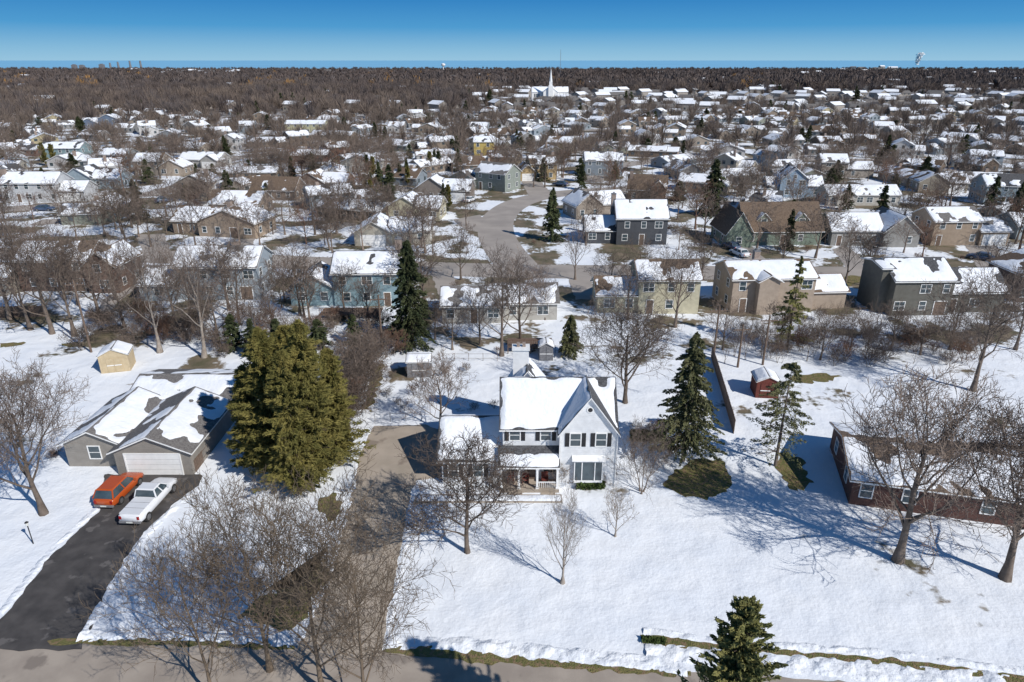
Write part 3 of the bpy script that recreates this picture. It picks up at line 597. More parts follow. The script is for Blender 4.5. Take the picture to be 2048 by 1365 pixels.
for px,py,n in far_clusters:
    for _ in range(n):
        x,y=G(px+R.uniform(-50,50),py+R.uniform(-3,4)); stuffV.append((x,y,R.uniform(-.4,.4)))
cheap=[]
for k in (0,1,2):
    b=MB(); S=block(b,b,-6,6,-4,4,2.7+(1.9 if k==1 else 0),'x',1.9,rm=3 if k<2 else 1,tm=1 if k else 2)
    for s in S: b.face([(p[0]*.9,p[1]*.9+(.0),p[2]+.1-(.25 if k==2 else 0)) for p in s],3)
    for i in range(3): b.box(-4+i*4-.6,-4+i*4+.6,-4.05,-4.0,1,2.2,4)
    cheap.append(b)
big=MB()
for x,y,rz in stuffV:
    b=cheap[R.choice((0,1,2,2))]; i=len(big.v); c,s=math.cos(rz),math.sin(rz); k=R.uniform(.9,1.2)*(1+max(0,y-900)/2500)
    big.v+=[(x+k*(a*c-d*s),y+k*(a*s+d*c),k*e) for a,d,e in b.v]; big.f+=[tuple(i+q for q in f) for f in b.f]; big.m+=b.m
if big.v: tag(mo('distant_houses',big.make('distant_houses',['siding','shG','white','roofsnow','glass']),color=(.33,.30,.27)),'snow-roofed houses far off among the woods','houses',kind='stuff')
# ================================================================ TREES
NEAR=[
 (88,1028,695,140,31,dict(n=(14,9,7,5),tw=.02),'large bare tree with fine twigs on snowy lawn'),
 (935,1105,880,145,2,dict(n=(13,9,7,5),trunkf=.22,tw=.019),'bare spreading tree in front of the white house'),
 (1125,1166,965,50,3,dict(n=(14,6,5,3),trunkf=.12,up=.25,bark='birch',tw_='birch'),'slender pale young tree on snowy lawn'),
 (1230,1073,965,36,4,dict(n=(12,5,4,3),trunkf=.12,up=.25,bark='birch',tw_='birch'),'small slender bare tree on snowy lawn'),
 (1285,985,838,70,5,dict(n=(9,7,5,3),trunkf=.1,stems=3),'bare multi-stemmed ornamental tree beside the white house'),
 (1250,806,585,115,6,dict(n=(15,9,7,4),trunkf=.2,tw=.02),'large round-crowned bare tree in the back yard'),
 (1795,1122,735,175,7,dict(n=(14,9,7,5),tw=.026,r0=.38),'tall bare tree casting long shadow on snow'),
 (2010,1158,785,185,8,dict(n=(14,9,7,5),tw=.026,r0=.36),'tall forked bare tree near the brick house'),
 (1945,782,515,125,9,dict(n=(13,8,7,4),tw=.022),'large bare tree at the back of a snowy yard'),
 (540,1340,925,185,10,dict(n=(14,9,6,4),trunkf=.2,tw_='tan',bark='tan',up=.2,tw=.018,r0=.2),'wide bare roadside tree with many fine twigs'),
 (648,1385,945,190,11,dict(n=(13,9,6,4),trunkf=.2,tw_='tan',bark='tan',up=.2,tw=.018,r0=.2),'tall bare roadside tree beside driveway'),
 (735,1420,1000,200,23,dict(n=(12,8,6,4),trunkf=.18,tw_='tan',bark='tan',up=.14,tw=.018,r0=.18),'bare roadside tree spreading over the driveway'),
 (430,1400,1010,160,24,dict(n=(12,8,6,4),trunkf=.18,tw_='tan',bark='tan',up=.16,tw=.018,r0=.16),'bare roadside tree spreading over snowy verge'),
 (880,862,700,76,12,dict(n=(12,8,5,4),tw=.018),'bare tree behind the attached garage'),
 (1003,712,480,85,13,dict(n=(12,8,5,4),tw=.022),'tall bare tree behind the white house'),
 (1040,690,500,80,14,dict(n=(11,8,5,4),tw=.022),'tall bare tree beside a wooden deck'),
 (320,705,440,80,15,dict(n=(12,8,5,4),tw=.023,tw_='twig',bark='birch'),'tall pale-barked bare tree in a hedgerow'),
 (408,715,450,85,16,dict(n=(12,8,5,4),tw=.023,tw_='twig',bark='birch'),'tall pale-barked bare tree in brushy hedgerow'),
 (150,672,410,75,17,dict(n=(11,8,5,4),tw=.023),'tall bare tree behind the yellow shed'),
 (62,660,420,70,18,dict(n=(11,8,5,4),tw=.023),'tall bare tree beside brown house'),
 (1350,655,480,75,19,dict(n=(11,8,5,4),tw=.023),'bare tree in front of pale yellow house'),
 (1690,568,430,50,20,dict(n=(11,6,5,4),tw=.026),'bare tree along the street verge'),
 (1730,572,450,45,21,dict(n=(11,6,5,4),tw=.026),'bare street tree beside driveway'),
 (922,560,440,50,22,dict(n=(11,6,5,4),tw=.026),'bare tree at the street corner'),
]
for px,py,pt,hw,sd,k,lab in NEAR:
    h=HT(py,pt)*1.0; x,y=G(px,py); sp=hw/PM(py)*.92*(1-.35*h/ H)
    me=bmesh2(sd,h,sp,**k); put_bare(x,y,me,lab,rz=sd*1.3); USED.append((x,y,.8))
nb=len(NEAR)
mid=[bmesh2(100+i,12,4.8+.3*(i%3),n=(10,6,5,3),tw=.025) for i in range(6)]+[bmesh2(120+i,12,3.4,n=(10,6,4,3),tw=.025,up=.26) for i in range(2)]
def joined(seed,n,tw,h=12,sp=4.8):
    TV,TF,CV,CF=bare(seed,h,sp,n=n,tw=tw,segs=(4,2,2,1,1)); V=np.vstack([TV,CV]); Fc=np.vstack([np.array(TF),np.array(CF)+len(TV)]); return V,Fc
fj=[joined(140+i,(9,6,4,2),.042) for i in range(5)]
fm=[npmesh('bare_tree',v,f,m) for (v,f),m in zip(fj,('twig','twig','redtwig','bark','twig'))]
MIDP=[(20,640,440),(105,668,450),(200,640,470),(250,655,510),(480,650,500),(545,660,540),(440,690,555),(620,640,520),(690,625,520),(740,655,560),(905,700,600),(960,690,580),(1090,640,550),(1150,560,450),(1280,560,470),(1220,600,500),(1400,560,450),(1560,540,440),(1445,700,600),(1640,720,625),(1700,700,610),(1780,700,600),(1840,710,610),(1900,700,560),(2030,700,530),(40,560,420),(570,470,380),(630,470,370),(660,500,400),(540,430,360),(455,600,470),(1980,560,470),(520,690,590),(590,560,470),(280,450,350),(700,440,360),(800,560,470),(1480,420,345),(870,680,590),(1255,640,530),(1560,690,600),(230,600,460),(350,640,500),(130,600,460),(715,800,660),(700,860,720)]
for px,py,pt in MIDP:
    x,y=G(px,py); h=max(5,HT(py,pt)); m=R.choice(mid); put_bare(x,y,m,'bare deciduous tree standing in snow between the houses',s=h/12*1.05,group='bare trees between the houses'); USED.append((x,y,.6)); nb+=1
pts=[]
def scat(n,y0,y1,rad=1.6,px0=-100,px1=2150):
    c=0;t=0
    while c<n and t<n*6:
        t+=1; y=y0+(y1-y0)*R.random(); x=R.uniform(-.84,.84)*y; p=pxof(x,y); q=pyof(y)
        if 940<p<1170 and 385<q<640: continue
        if 104<y<130 and R.random()<.82: continue
        if px0<p<px1 and free(x,y,rad): pts.append((x,y)); c+=1
scat(200,94,215,.5); scat(680,215,400,.4); scat(1050,400,640,.3)
pts.sort(key=lambda p:p[1])
far=[];near2=[]
for x,y in pts:
    s=R.uniform(.5,1.0)
    if nb<298:
        o=mo('bare_tree',fm[R.choice((0,1,3,4,0,1,2,4))],None,(x,y,0),R.random()*6.28); o.scale=(s,s,s); tag(o,'bare deciduous tree among snowy suburban yards','tree','bare trees of the suburb'); nb+=1
    elif y<270: near2.append((x,y,s))
    else: far.append((x,y,s))
def tile(name,bases,P,mat,label):
    Vs=[];Fs=[];off=0; P=np.array(P); rng=np.random.default_rng(5); idx=rng.integers(0,len(bases),len(P))
    for b,(V,Fc) in enumerate(bases):
        Q=P[idx==b]; n=len(Q)
        if not n: continue
        a=rng.random(n)*6.28; c,s=np.cos(a)[:,None],np.sin(a)[:,None]; k=Q[:,2:3]; kw=Q[:,3:4] if Q.shape[1]>3 else k
        X=(V[None,:,0]*c-V[None,:,1]*s)*kw+Q[:,0:1]; Y=(V[None,:,0]*s+V[None,:,1]*c)*kw+Q[:,1:2]; Z=V[None,:,2]*k+0*X
        Vs.append(np.stack([X,Y,Z],-1).reshape(-1,3)); Fs.append((Fc[None]+(np.arange(n)*len(V))[:,None,None]).reshape(-1,4)+off); off+=n*len(V)
    o=mo(name,npmesh(name,np.vstack(Vs),np.vstack(Fs),mat)); tag(o,label,'trees',kind='stuff')
def blade(seed,n,h=12,sp=4.5,w=.3):
    rng=np.random.default_rng(seed); d=rng.normal(0,1,(n,3)); d[:,2]=np.abs(d[:,2])*.9+.1*rng.normal(0,1,n); d/=np.linalg.norm(d,axis=1)[:,None]
    p0=np.stack([d[:,0]*sp*.3,d[:,1]*sp*.3,h*.3+d[:,2]*h*.25],-1)*(.3+.7*rng.random((n,1))); p1=np.stack([d[:,0]*sp,d[:,1]*sp,h*.42+d[:,2]*h*.56],-1)*(.75+.25*rng.random((n,1))); p1+=rng.normal(0,.5,(n,3))
    b=np.cross(p1-p0,rng.normal(0,1,(n,3))); b/=np.linalg.norm(b,axis=1)[:,None]; b*=w/2
    V=np.stack([p0-b,p0+b,p1+b*.35,p1-b*.35],1).reshape(-1,3); T=np.array([[-.25,0,0],[.25,0,0],[.12,0,h*.75],[-.12,0,h*.75]]); V=np.vstack([V,T]); return V,np.arange(len(V)).reshape(-1,4)
if near2: tile('suburb_trees',fj[:3],near2,'twig','dense bare trees between suburban houses')
bl=[blade(i,90) for i in range(4)]; bl2=[blade(20+i,55,w=.8) for i in range(4)]
tile('distant_trees',[blade(40+i,120,w=.16,sp=4.8) for i in range(4)],far,'twig','bare trees filling the far suburb yards')
W1=[];W2=[];G1=[];W3=[];E1=[]
for _ in range(10500):
    y=390+760*R.random(); x=R.uniform(-.82,.82)*y; wd=woodiness(x,y); pr=min(1,max(.0,.14+.62*wd))
    belt=noise.noise(Vector((x*.012,y*.012,8.)))
    if belt<-.3 and wd<1.5: pr*=.35
    if R.random()<pr*(1 if x<0 else .68):
        s=R.uniform(.55,1.3); (W1 if belt+R.gauss(0,.15)>-.12 else W3).append((x,y,s,s*R.uniform(.9,1.3)))
for _ in range(7000):
    y=950*(3250/950)**R.random(); x=R.uniform(-.82,.82)*y; s=R.uniform(.7,1.4)*(1 if y<2400 else .7); W2.append((x,y,s,s*R.uniform(1.3,2.4)))
for _ in range(80):
    px=R.choice((290,180,40,520,590,760,980,990,1120,1500,850))+R.gauss(0,18); x,y=G(px,R.uniform(150,185)); G1.append((x,y,R.uniform(.9,1.3),1.4))
for _ in range(60):
    y=430+1300*R.random()**1.5; cx_=R.uniform(-.8,.8)*y; k_=R.uniform(.6,1.15)
    for _ in range(R.choice((1,1,1,2))): E1.append((cx_+R.gauss(0,12),y+R.gauss(0,9),k_,k_*R.uniform(1.,1.4)))
tile('woods',bl,W1,'farwood','leafless brown woods beyond the suburb'); tile('pale_woods',bl,W3,'twig','paler grey-brown bare trees mixed through the woods'); tile('distant_woods',bl2,W2,'farwood','grey-brown woodland stretching to the lake'); tile('golden_willows',bl2,G1,'goldtwig','orange-gold willow crowns in the far woods')
tile('distant_evergreens',[needles(np.random.default_rng(70+i),10,2.4,nb=44,nl=9,leaf=1.2,lw=.6) for i in range(3)],E1,'darkpine','scattered dark evergreens far off in the woods')
# conifers
def PC(px,py,pt,hw,sd,mat,lab,nb=420,nl=46,**k):
    x,y=G(px,py); h=HT(py,pt); d=dict(nb=nb,nl=nl); d.update(k); me=conifer(sd,h,hw/PM(py)*(1-.25*h/H),mat,**d); put_con(x,y,me,lab); USED.append((x,y,1.5))
PC(1366,922,668,84,1,'pine','tall spruce tree in a dry grass bed',low=.1,leaf=.32,lw=.11,nb=330,nl=80,droop=.25,irr=.6,width=.32,p=.68)
PC(825,692,482,58,2,'darkpine','tall dark green spruce with dense foliage',low=.05,droop=.3,leaf=.42,lw=.14,irr=.6,nb=380,nl=60,width=.3,p=.65)
fx,fy=8.9,20.; me=conifer(3,16.2,3.0,'frost',low=.1,leaf=.24,lw=.075,nb=600,nl=85,droop=-.1,up0=.35,irr=.75,p=.62,width=.17,lump=.12); put_con(fx,fy,me,'young olive-green spruce by the roadside')
PC(1550,932,725,78,4,'pine','short broad pine with layered branches',low=.12,nb=95,nl=80,leaf=.28,lw=.08,width=.5,irr=.7,droop=.1,p=.55)
PC(1573,700,515,46,5,'frost','slim yellow-green pine with sparse branches',low=.15,nb=90,nl=60,leaf=.38,lw=.1,width=.5,irr=.7,droop=.1)
PC(1140,712,632,28,6,'pine','small spruce in a back yard',nb=220,nl=40)
ced=dict(leaf=.46,lw=.075,nb=480,nl=85,lump=.12,irr=1.0,width=.46,droop=.08,up0=.2)
PC(560,950,660,70,7,'cedar','large olive-green cedar tree in a dense row',p=.56,**ced)
PC(635,965,645,76,8,'cedar','broad olive-green cedar tree beside driveway',p=.58,**ced)
PC(598,885,655,76,9,'cedar','tall olive-green cedar tree behind others',p=.5,**ced)
PC(680,930,700,54,10,'cedar','shorter olive-green cedar at driveway edge',p=.56,**ced)
PC(518,940,735,50,11,'cedar','shorter olive-green cedar beside lawn',p=.56,**ced)
PC(600,985,705,66,12,'cedar','olive-green cedar at the front of a row',p=.6,**ced)
cm=[conifer(30+i,10,2.4,'darkpine',nb=150,nl=28,leaf=.6,lw=.22,irr=.6) for i in range(4)]
ar=[conifer(40+i,6,1.0,'cedar' if i else 'darkpine',nb=110,nl=24,leaf=.5,lw=.22,p=.35,droop=-.3,up0=.4) for i in range(2)]
CP=[(1104,482,378,24),(1422,432,322,32),(1575,500,420,16),(2025,462,362,24),(1975,440,355,22),(1690,420,370,18),(780,385,330,16),(742,380,345,12),(760,385,325,14),(815,365,318,10),(888,425,368,14),(1230,300,262,10),(365,385,358,14),(280,440,360,22),(170,275,240,14),(537,260,230,12),(980,215,180,12),(1400,275,235,10),(750,272,245,9),(1350,300,275,16),(150,350,308,20),(500,350,320,12),(625,340,305,10),(870,340,300,9),(915,310,275,8),(1760,440,372,20),(1580,455,400,16),(470,700,630,30),(510,712,640,30),(1040,245,225,8),(1295,250,225,9),(1890,235,215,9),(1710,215,180,14),(690,270,235,12),(560,720,640,34),(640,700,640,30),(710,690,630,24)]
for _ in range(80):
    py=R.uniform(215,410); CP.append((R.uniform(0,2048) if py>235 else R.uniform(900,2048),py,py-R.uniform(16,34)*(py-121)/180-5,R.uniform(7,14)*(py-60)/200))
for px,py,pt,hw in CP:
    x,y=G(px,py); h=min(18,HT(py,pt)); w=hw/PM(py); m=R.choice(cm); put_con(x,y,m,'dark evergreen spruce among snowy yards',(w/2.4,w/2.4,h/10),group='evergreens of the suburb')
for px,py,pt in ((735,352,312),(747,355,315),(752,278,250),(800,368,330),(816,372,335),(860,345,305),(878,342,305),(905,318,280),(915,320,278),(110,330,290),(92,332,288),(742,400,362),(897,418,372),(1120,328,290),(1365,310,282),(730,380,350)):
    x,y=G(px,py); h=HT(py,pt); put_con(x,y,ar[R.randrange(2)],'narrow columnar arborvitae beside a house',(h/6.5,h/6.5,h/6),'arborvitae',group='arborvitae of the suburb')
# shrubs
sh=[bmesh2(60+i,3,1.7,n=(6,5,4,2),tw=.013,trunkf=.04,stems=4,r0=.05,bark='bark',tw_='redtwig' if i==0 else 'twig') for i in range(4)]
sap=[bmesh2(80+i,5,1.3,n=(9,5,3),tw=.014,trunkf=.1,stems=1+i%2,r0=.05,up=.3) for i in range(3)]
SH=[(1130,968,.9,0),(1215,968,.6,0),(1180,970,.4,0)]
for _ in range(30): SH.append((R.uniform(1450,1930),R.uniform(672,735),R.uniform(.5,1.2),0))
for _ in range(52): SH.append((R.uniform(1430,1960),R.uniform(665,735),R.uniform(.6,1.25),1))
for _ in range(50): SH.append((R.uniform(150,790),R.uniform(640,715),R.uniform(.6,1.4),0))
for i in range(13): t=i/12; SH.append((672+70*t+R.uniform(-9,9),880-150*t,R.uniform(1.2,2.0),0))
for i in range(6): t=i/5; SH.append((1270+60*t,868+R.uniform(-8,8),R.uniform(.3,.5),0))
for _ in range(22): SH.append((R.uniform(1440,2040),R.uniform(640,690),R.uniform(.4,.8),R.randrange(2)))
for _ in range(4): SH.append((R.uniform(500,640),R.uniform(1150,1240),R.uniform(.3,.5),0))
for _ in range(8): SH.append((R.uniform(100,215),R.uniform(905,925),R.uniform(.2,.4),0))
for _ in range(14): SH.append((R.uniform(740,1000),R.uniform(700,830),R.uniform(.25,.55),0))
for _ in range(50): SH.append((R.uniform(-100,2150),R.uniform(440,620),R.uniform(.3,.7),0))
for px,py,s,kk in SH:
    x,y=G(px,py)
    if math.hypot(x-1.5,y-55)<8 and px<1100: continue
    if py<630 and not free(x,y,.5): continue
    if kk: put_bare(x,y,R.choice(sap),'thin bare sapling along the snowy hedgerow',s=s,group='hedgerow saplings',name='bare_sapling')
    else: put_bare(x,y,R.choice(sh),'bare twiggy shrub growing through the snow',s=s,group='bare shrubs',name='bare_shrub')
def hedge(px0,px1,h,dep,lab):
    a=G(*px0);b=G(*px1); L=math.dist(a,b); rng=np.random.default_rng(3); n=int(L*dep*h*900)+400
    c=np.stack([rng.random(n)*L,(rng.random(n)-.5)*dep,h*rng.random(n)**.6],-1); v=rng.normal(0,.07,(n,2,3))
    V=np.stack([c-v[:,0],c-v[:,1],c+v[:,0],c+v[:,1]],1).reshape(-1,3); o=mo('hedge',npmesh('hedge',V,np.arange(n*4).reshape(-1,4),'hedge'),None,(*a,0),math.atan2(b[1]-a[1],b[0]-a[0])); tag(o,lab,'hedge')
hedge((1152,975),(1208,975),.7,.9,'low clipped green hedge under the bay window'); hedge((1285,1282),(1330,1286),.25,.4,'low green hedge strip in snow'); hedge((1260,880),(1330,882),1,.8,'dark hedge beside the white house')
# ================================================================ FENCES, POLES, LAMP
def fence(pxs,h,mat,lab,gap=.35,name='fence',th=.025):
    P=[G(*p) for p in pxs]; b=MB(); ox,oy=P[0]
    for a,c in zip(P,P[1:]):
        L=math.dist(a,c); t=Vector((c[0]-a[0],c[1]-a[1])).normalized(); n=Vector((-t.y,t.x))
        def bx(s0,s1,z0,z1,w):
            o_=Vector((a[0]-ox,a[1]-oy)); q=[o_+t*s0-n*w,o_+t*s1-n*w,o_+t*s1+n*w,o_+t*s0+n*w]
            b.loft([[(p.x,p.y,z0) for p in q],[(p.x,p.y,z1) for p in q]])
        s=0
        while s<L: bx(s,s+(.05 if gap>.5 else gap*.85),0,h*(.94+.06*R.random()),th); s+=gap
        r_=.02 if gap>.5 else .05
        bx(0,L,h*.3,h*.3+r_,r_); bx(0,L,h*.85,h*.85+r_,r_)
    tag(mo(name,b.make('fence',[mat]),None,(ox,oy,0)),lab,'fence')
fence([(1422,715),(1440,775),(1467,868)],1.7,'wood','weathered dark wooden privacy fence along the lot line',.2)
fence([(1110,706),(1235,708)],1.1,'wood','low thin metal fence behind the back yard',1.8)
fence([(0,636),(90,634)],1.8,'wood','brown wooden fence behind brown house',.2)
fence([(392,945),(478,828)],1.3,'wood','dark wooden fence beside the grey ranch',.2)
fence([(750,845),(850,842)],1.1,'greyp','thin wire fence at end of driveway',1.6)
fence([(880,722),(1000,722)],1.1,'wood','low thin metal fence crossing the snowy yard',1.8)
def pole(px,py,pt,lab):
    x,y=G(px,py); h=HT(py,pt); o=empty('utility_pole',(x,y,0),.1,lab,'utility pole','utility poles'); b=MB(); b.cyl(0,0,0,h,.15,0,8,.1); mo('post',b.make('pole_post',['wood']),o); b=MB(); b.box(-1.1,1.1,-.06,.06,h-.7,h-.58,0)
    for xx in (-1,-.4,.4,1): b.cyl(xx,0,h-.58,h-.4,.05,1,6)
    mo('crossarm',b.make('pole_crossarm',['wood','greyp']),o)
for a in ((183,705,560),(1427,712,612),(1525,730,632),(765,700,590),(1475,735,650)): pole(*a,'brown wooden utility pole in the hedgerow')
x,y=G(67,1088); o=empty('lamp_post',(x,y,0),0,'slim black yard lamp post standing in snow','lamp post'); b=MB(); b.cyl(0,0,0,1.75,.04,0,8); mo('post',b.make('lamp_pole',['black']),o); b=MB(); b.cyl(0,0,1.75,2.02,.09,1,8,.13); b.cyl(0,0,2.02,2.14,.16,0,8,.02); mo('lamp_head',b.make('lamp_head',['black','lamp']),o)
def deck(px0,px1,lab,h=1.0,dep=3):
    a=G(*px0);b_=G(*px1); L=math.dist(a,b_); o=empty('deck',a,0,lab,'deck'); b=MB(); b.box(0,L,0,dep,h-.15,h,0)
    for x in (0,L/2,L-.12): b.box(x,x+.12,-.01,.11,0,h-.15,0)
    mo('floor',b.make('deck_floor',['wood']),o); b=MB(); b.box(0,L,.0,.08,h+.85,h+.93,0)
    for i in range(int(L/.3)+1): b.box(i*.3,i*.3+.05,.02,.06,h,h+.85,0)
    mo('railing',b.make('deck_railing',['redtwig']),o)
deck((1015,708),(1105,706),'raised reddish wooden deck with railing in back yard'); deck((640,640),(760,640),'long reddish deck behind light blue house',.8)
# ================================================================ CARS
def sup(y,hw,z0,z1,e=5,n=16):
    o=[]
    for i in range(n):
        a=2*PI*(i+.5)/n; c,s=math.cos(a),math.sin(a); o.append((hw*math.copysign(abs(c)**(2/e),c),y,(z0+z1)/2+(z1-z0)/2*math.copysign(abs(s)**(2/e),s)))
    return o
def car(loc,rz,paint,lab,L=4.7,hw=.94,kind='suv',group=None):
    o=empty('parked_pickup' if kind=='pickup' else 'parked_car',loc,rz,lab,'pickup truck' if kind=='pickup' else 'car',group)
    h=L/2; b=MB()
    belt=1.05 if kind!='pickup' else 1.22
    g=.32 if kind!='pickup' else .45
    b.loft([sup(-h,hw*.86,g+.15,belt-.12),sup(-h+.12,hw*.96,g,belt-.03),sup(-h+.6,hw,g-.05,belt),sup(0,hw,g-.07,belt),sup(h-1.3,hw,g-.05,belt-.02),sup(h-.5,hw*.96,g,belt-.14),sup(h-.1,hw*.88,g+.05,belt-.28),sup(h,hw*.78,g+.12,belt-.38)])
    mo('body',b.make('car_body',[paint],True),o)
    y0,y1=((-h+.15,h-1.35) if kind=='suv' else (-.1-.35,h-1.5) if kind=='pickup' else (-h+.75,h-1.2)); top=belt+(.62 if kind!='sedan' else .42)
    wb,wt=hw*.93,hw*.76; ys0,ys1=(y0+.35,y1-.75)
    if kind=='pickup': ys0=y0+.15
    b=MB(); b.loft([[(-wb,y0,belt-.03),(wb,y0,belt-.03),(wb,y1,belt-.03),(-wb,y1,belt-.03)],[(-wt,ys0,top),(wt,ys0,top),(wt,ys1,top),(-wt,ys1,top)]]); mo('window',b.make('car_glass',['glass']),o)
    b=MB(); b.loft([[(-wt-.03,ys0-.06,top-.02),(wt+.03,ys0-.06,top-.02),(wt+.03,ys1+.08,top-.02),(-wt-.03,ys1+.08,top-.02)],[(-wt+.06,ys0+.05,top+.06),(wt-.06,ys0+.05,top+.06),(wt-.06,ys1-.1,top+.05),(-wt+.06,ys1-.1,top+.05)]])
    for s in (-1,1):
        for (ya,yb) in ((y0,ys0),(y1,ys1),((y0+y1)/2,(ys0+ys1)/2)):
            b.loft([[(s*wb-.05,ya-.06,belt),(s*wb+.02,ya-.06,belt),(s*wb+.02,ya+.06,belt),(s*wb-.05,ya+.06,belt)],[(s*wt-.05,yb-.05,top),(s*wt+.02,yb-.05,top),(s*wt+.02,yb+.05,top),(s*wt-.05,yb+.05,top)]])
    mo('car_roof',b.make('car_roof',[paint]),o)
    if kind=='pickup':
        b=MB(); b.box(-hw*.86,hw*.86,-h+.15,y0-.08,belt-.01,belt+.05,0)
        for i in range(1,3): yy=-h+.15+(y0-.23+h)*i/3; b.box(-hw*.86,hw*.86,yy-.015,yy+.015,belt+.05,belt+.06,1)
        mo('bed_cover',b.make('bed_cover',['whitepaint','greyp']),o)
    for s in (-1,1):
        for yy in (-h+.95,h-.95):
            r=.36 if kind!='pickup' else .41
            b=MB(); b.cyl(yy,r,s*(hw-.2),s*(hw+.02),r,0,20,ax='x'); t=mo('wheel',b.make('tyre',['rubber']),o)
            b=MB(); b.cyl(yy,r,s*(hw+.02),s*(hw+.035),r*.62,0,16,ax='x'); b.cyl(yy,r,s*(hw+.035),s*(hw+.05),r*.18,0,8,ax='x'); mo('rim',b.make('rim',['rim']),t)
        b=MB(); b.box(s*hw*.74-.1,s*hw*.74+.1,-h-.02,-h+.1,belt-.42,belt-.14,0); mo('tail_light',b.make('tail_light',['tail']),o)
        b=MB(); b.box(s*hw*.66-.16,s*hw*.66+.16,h-.12,h-.01,belt-.52,belt-.38,0); mo('headlight',b.make('headlight',['lamp']),o)
        b=MB(); b.box(s*(hw+.09)-.1,s*(hw+.09)+.1,y1-.35,y1-.23,belt-.02,belt+.14,0); mo('mirror',b.make('car_mirror',[paint]),o)
    b=MB(); b.box(-hw*.88,hw*.88,-h-.08,-h+.1,g+.02,g+.2,0); b.box(-hw*.82,hw*.82,h-.1,h+.03,g+.02,g+.2,0); b.box(-.26,.26,-h-.095,-h-.08,g+.06,g+.18,1); mo('bumper',b.make('bumper',['greyp','lamp']),o)
    return o
car((*G(243,988),0),-.06,'orangepaint','orange-red compact SUV parked on asphalt driveway')
car((*G(303,1012),0),-.06,'whitepaint','white pickup truck with covered bed on driveway',5.9,1.0,'pickup')
def cp(o,loc,rz,lab):
    n=o.copy(); COL.objects.link(n); n.location=loc; n.rotation_euler=(0,0,rz); n['label']=lab; n['group']='cars parked around the suburb'
    for c in o.children:
        k=c.copy(); COL.objects.link(k); k.parent=n
        for q in c.children: kk=q.copy(); COL.objects.link(kk); kk.parent=k
    return n
bpy.context.view_layer.update()
s0=car((*G(1462,498),0),.3,'bluepaint','dark blue sedan parked in a driveway',4.6,.9,'sedan','cars parked around the suburb')
s1=car((*G(1478,512),0),.35,'whitepaint','white sedan parked in a driveway',4.6,.9,'sedan','cars parked around the suburb')
for px,py in ((1205,396),(940,404),(460,500),(1960,520),(620,300),(330,405),(1700,330),(1430,322),(1120,372),(90,422)):
    s=R.choice((s0,s1,s0)); cp(s,(*G(px,py),0),R.uniform(-1.6,1.6),'dark blue parked sedan by a suburban street' if s is s0 else 'white parked sedan by a suburban street')
def tower(px,py,pt,w,lab,nm,kind):
    x,y=G(px,py); h=HT(py,pt); b=MB()
    if kind=='mast':
        for i in range(3): a=i*2.09; b.loft([[(w*math.cos(a)+c,w*math.sin(a)+d,0) for c,d in ((-.2,-.2),(.2,-.2),(.2,.2),(-.2,.2))],[(.3*math.cos(a)+c,.3*math.sin(a)+d,h) for c,d in ((-.12,-.12),(.12,-.12),(.12,.12),(-.12,.12))]])
        for i in range(12): z=h*i/12; r=w*(1-i/12)+.3; b.cyl(0,0,z,z+.3,r,0,3)
    elif kind=='stack': b.cyl(0,0,0,h,w,0,10,w*.7)
    elif kind=='tank':
        b.cyl(0,0,0,h*.65,w*.25,0,8); b.cyl(0,0,h*.6,h*.72,w*.3,0,14,w); b.cyl(0,0,h*.72,h*.9,w,0,14); b.cyl(0,0,h*.9,h,w,0,14,w*.3)
    else: b.box(-w,w,-w,w,0,h*.85,0); b.box(-w*.6,w*.6,-w*.6,w*.6,h*.85,h,0)
    tag(mo(nm,b.make(nm,['white' if kind=='tank' else 'greyp']),None,(x,y,0)),lab,nm.replace('_',' '))
tower(1120,160,100,1.2,'thin lattice radio mast above the trees','radio_mast','mast'); tower(887,143,127,7,'white water tower above distant trees','water_tower','tank')
for px,pt,k in ((150,129,'b'),(165,130,'b'),(222,126,'stack'),(238,124,'stack'),(262,122,'stack'),(283,122,'stack'),(205,128,'b')): tower(px,138,pt,5 if k=='stack' else 9,'tall chimney stack by the distant lake shore' if k=='stack' else 'distant blocky building by the lake shore','chimney_stack' if k=='stack' else 'distant_building',k)
x,y=G(1832,136); rng=np.random.default_rng(9); n=900; t=rng.random(n)**.8; c=np.stack([12*t*t+rng.normal(0,1,n)*(2+5*t),rng.normal(0,1,n)*(2+5*t),14+55*t],-1); a_=rng.normal(0,2.,(n,2,3)); V=np.stack([c-a_[:,0],c-a_[:,1],c+a_[:,0],c+a_[:,1]],1).reshape(-1,3)
o=mo('steam_plume',npmesh('steam_plume',V,np.arange(n*4).reshape(-1,4),'white'),None,(x,y,0)); tag(o,'small white steam plume rising over distant woods','steam')
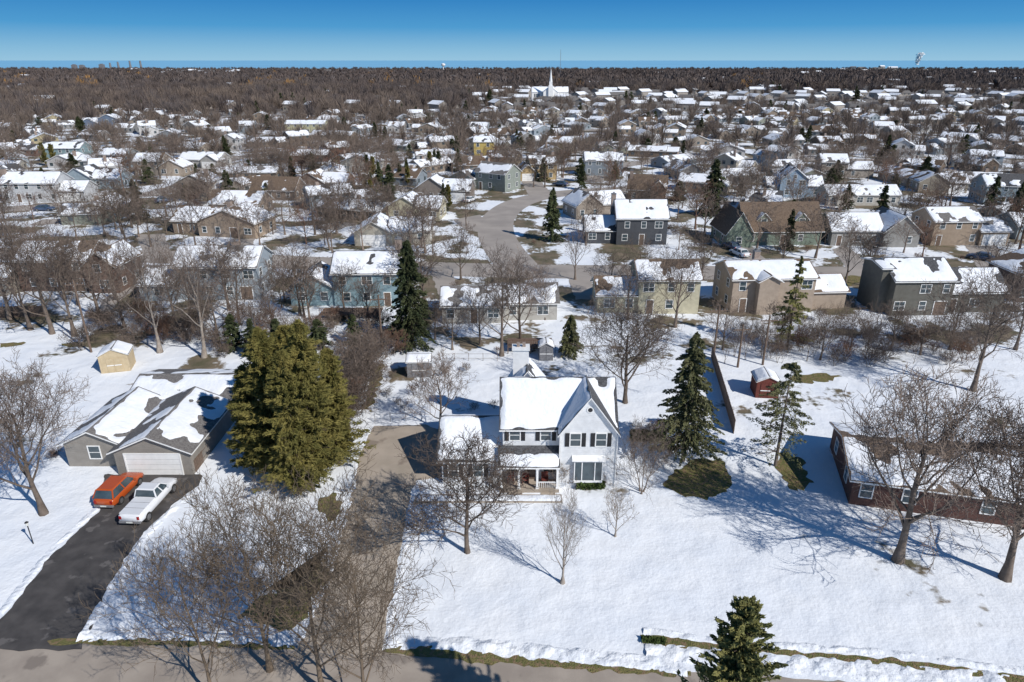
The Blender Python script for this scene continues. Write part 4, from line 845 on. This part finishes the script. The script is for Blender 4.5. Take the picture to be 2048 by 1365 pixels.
# ================================================================ LIGHT, WORLD, CAMERA
w=bpy.data.worlds.new('World'); scene.world=w; w.use_nodes=True; N=w.node_tree.nodes; L=w.node_tree.links
EL=math.radians(38); sdx,sdy=.75,-.66; AZ=math.atan2(sdx,sdy)
sky=N.new('ShaderNodeTexSky'); sky.sky_type='NISHITA'; sky.sun_disc=False; sky.sun_elevation=EL; sky.sun_rotation=AZ; sky.altitude=1000; sky.air_density=1.0; sky.dust_density=.1; sky.ozone_density=2.5
hs=N.new('ShaderNodeHueSaturation'); hs.inputs['Saturation'].default_value=1.3
bg=N['Background']; L.new(sky.outputs[0],hs.inputs['Color']); L.new(hs.outputs[0],bg.inputs['Color']); bg.inputs['Strength'].default_value=.09
tc=N.new('ShaderNodeTexCoord'); sx=N.new('ShaderNodeSeparateXYZ'); L.new(tc.outputs['Generated'],sx.inputs[0])
mr=N.new('ShaderNodeMapRange'); mr.inputs[1].default_value=0; mr.inputs[2].default_value=.09; L.new(sx.outputs[2],mr.inputs[0])
cr=N.new('ShaderNodeValToRGB'); L.new(mr.outputs[0],cr.inputs[0]); e=cr.color_ramp.elements; e[0].position=0; e[0].color=(.31,.55,.73,1); e[1].position=1; e[1].color=(.016,.18,.51,1)
q=e.new(.15); q.color=(.24,.49,.70,1); q=e.new(.45); q.color=(.08,.33,.63,1)
b2=N.new('ShaderNodeBackground'); b2.inputs['Strength'].default_value=1.; L.new(cr.outputs[0],b2.inputs['Color'])
m2=N.new('ShaderNodeMapRange'); m2.inputs[1].default_value=.08; m2.inputs[2].default_value=.22; L.new(sx.outputs[2],m2.inputs[0])
ms=N.new('ShaderNodeMixShader'); L.new(m2.outputs[0],ms.inputs[0]); L.new(b2.outputs[0],ms.inputs[1]); L.new(bg.outputs[0],ms.inputs[2]); L.new(ms.outputs[0],N['World Output'].inputs[0])
sl=bpy.data.lights.new('sun','SUN'); sl.energy=4.6; sl.angle=math.radians(.5); sl.color=(1,.96,.90); so=bpy.data.objects.new('sun',sl); COL.objects.link(so)
v=Vector((sdx*math.cos(EL),sdy*math.cos(EL),math.sin(EL)*math.hypot(sdx,sdy))); so.rotation_euler=v.to_track_quat('Z','Y').to_euler()
cd=bpy.data.cameras.new('camera'); cd.lens=24; cd.sensor_width=36; cd.clip_end=120000; cd.clip_start=.5; co=bpy.data.objects.new('camera',cd); COL.objects.link(co); co.location=(0,0,H); co.rotation_euler=(PI/2-PITCH,0,0); scene.camera=co
scene.view_settings.view_transform='Standard'; scene.view_settings.look='None'; scene.view_settings.exposure=0
print('BARE',nb,'FARH',len(fh),'near2',len(near2),'far',len(far),'W1',len(W1),'objs',len(bpy.data.objects))
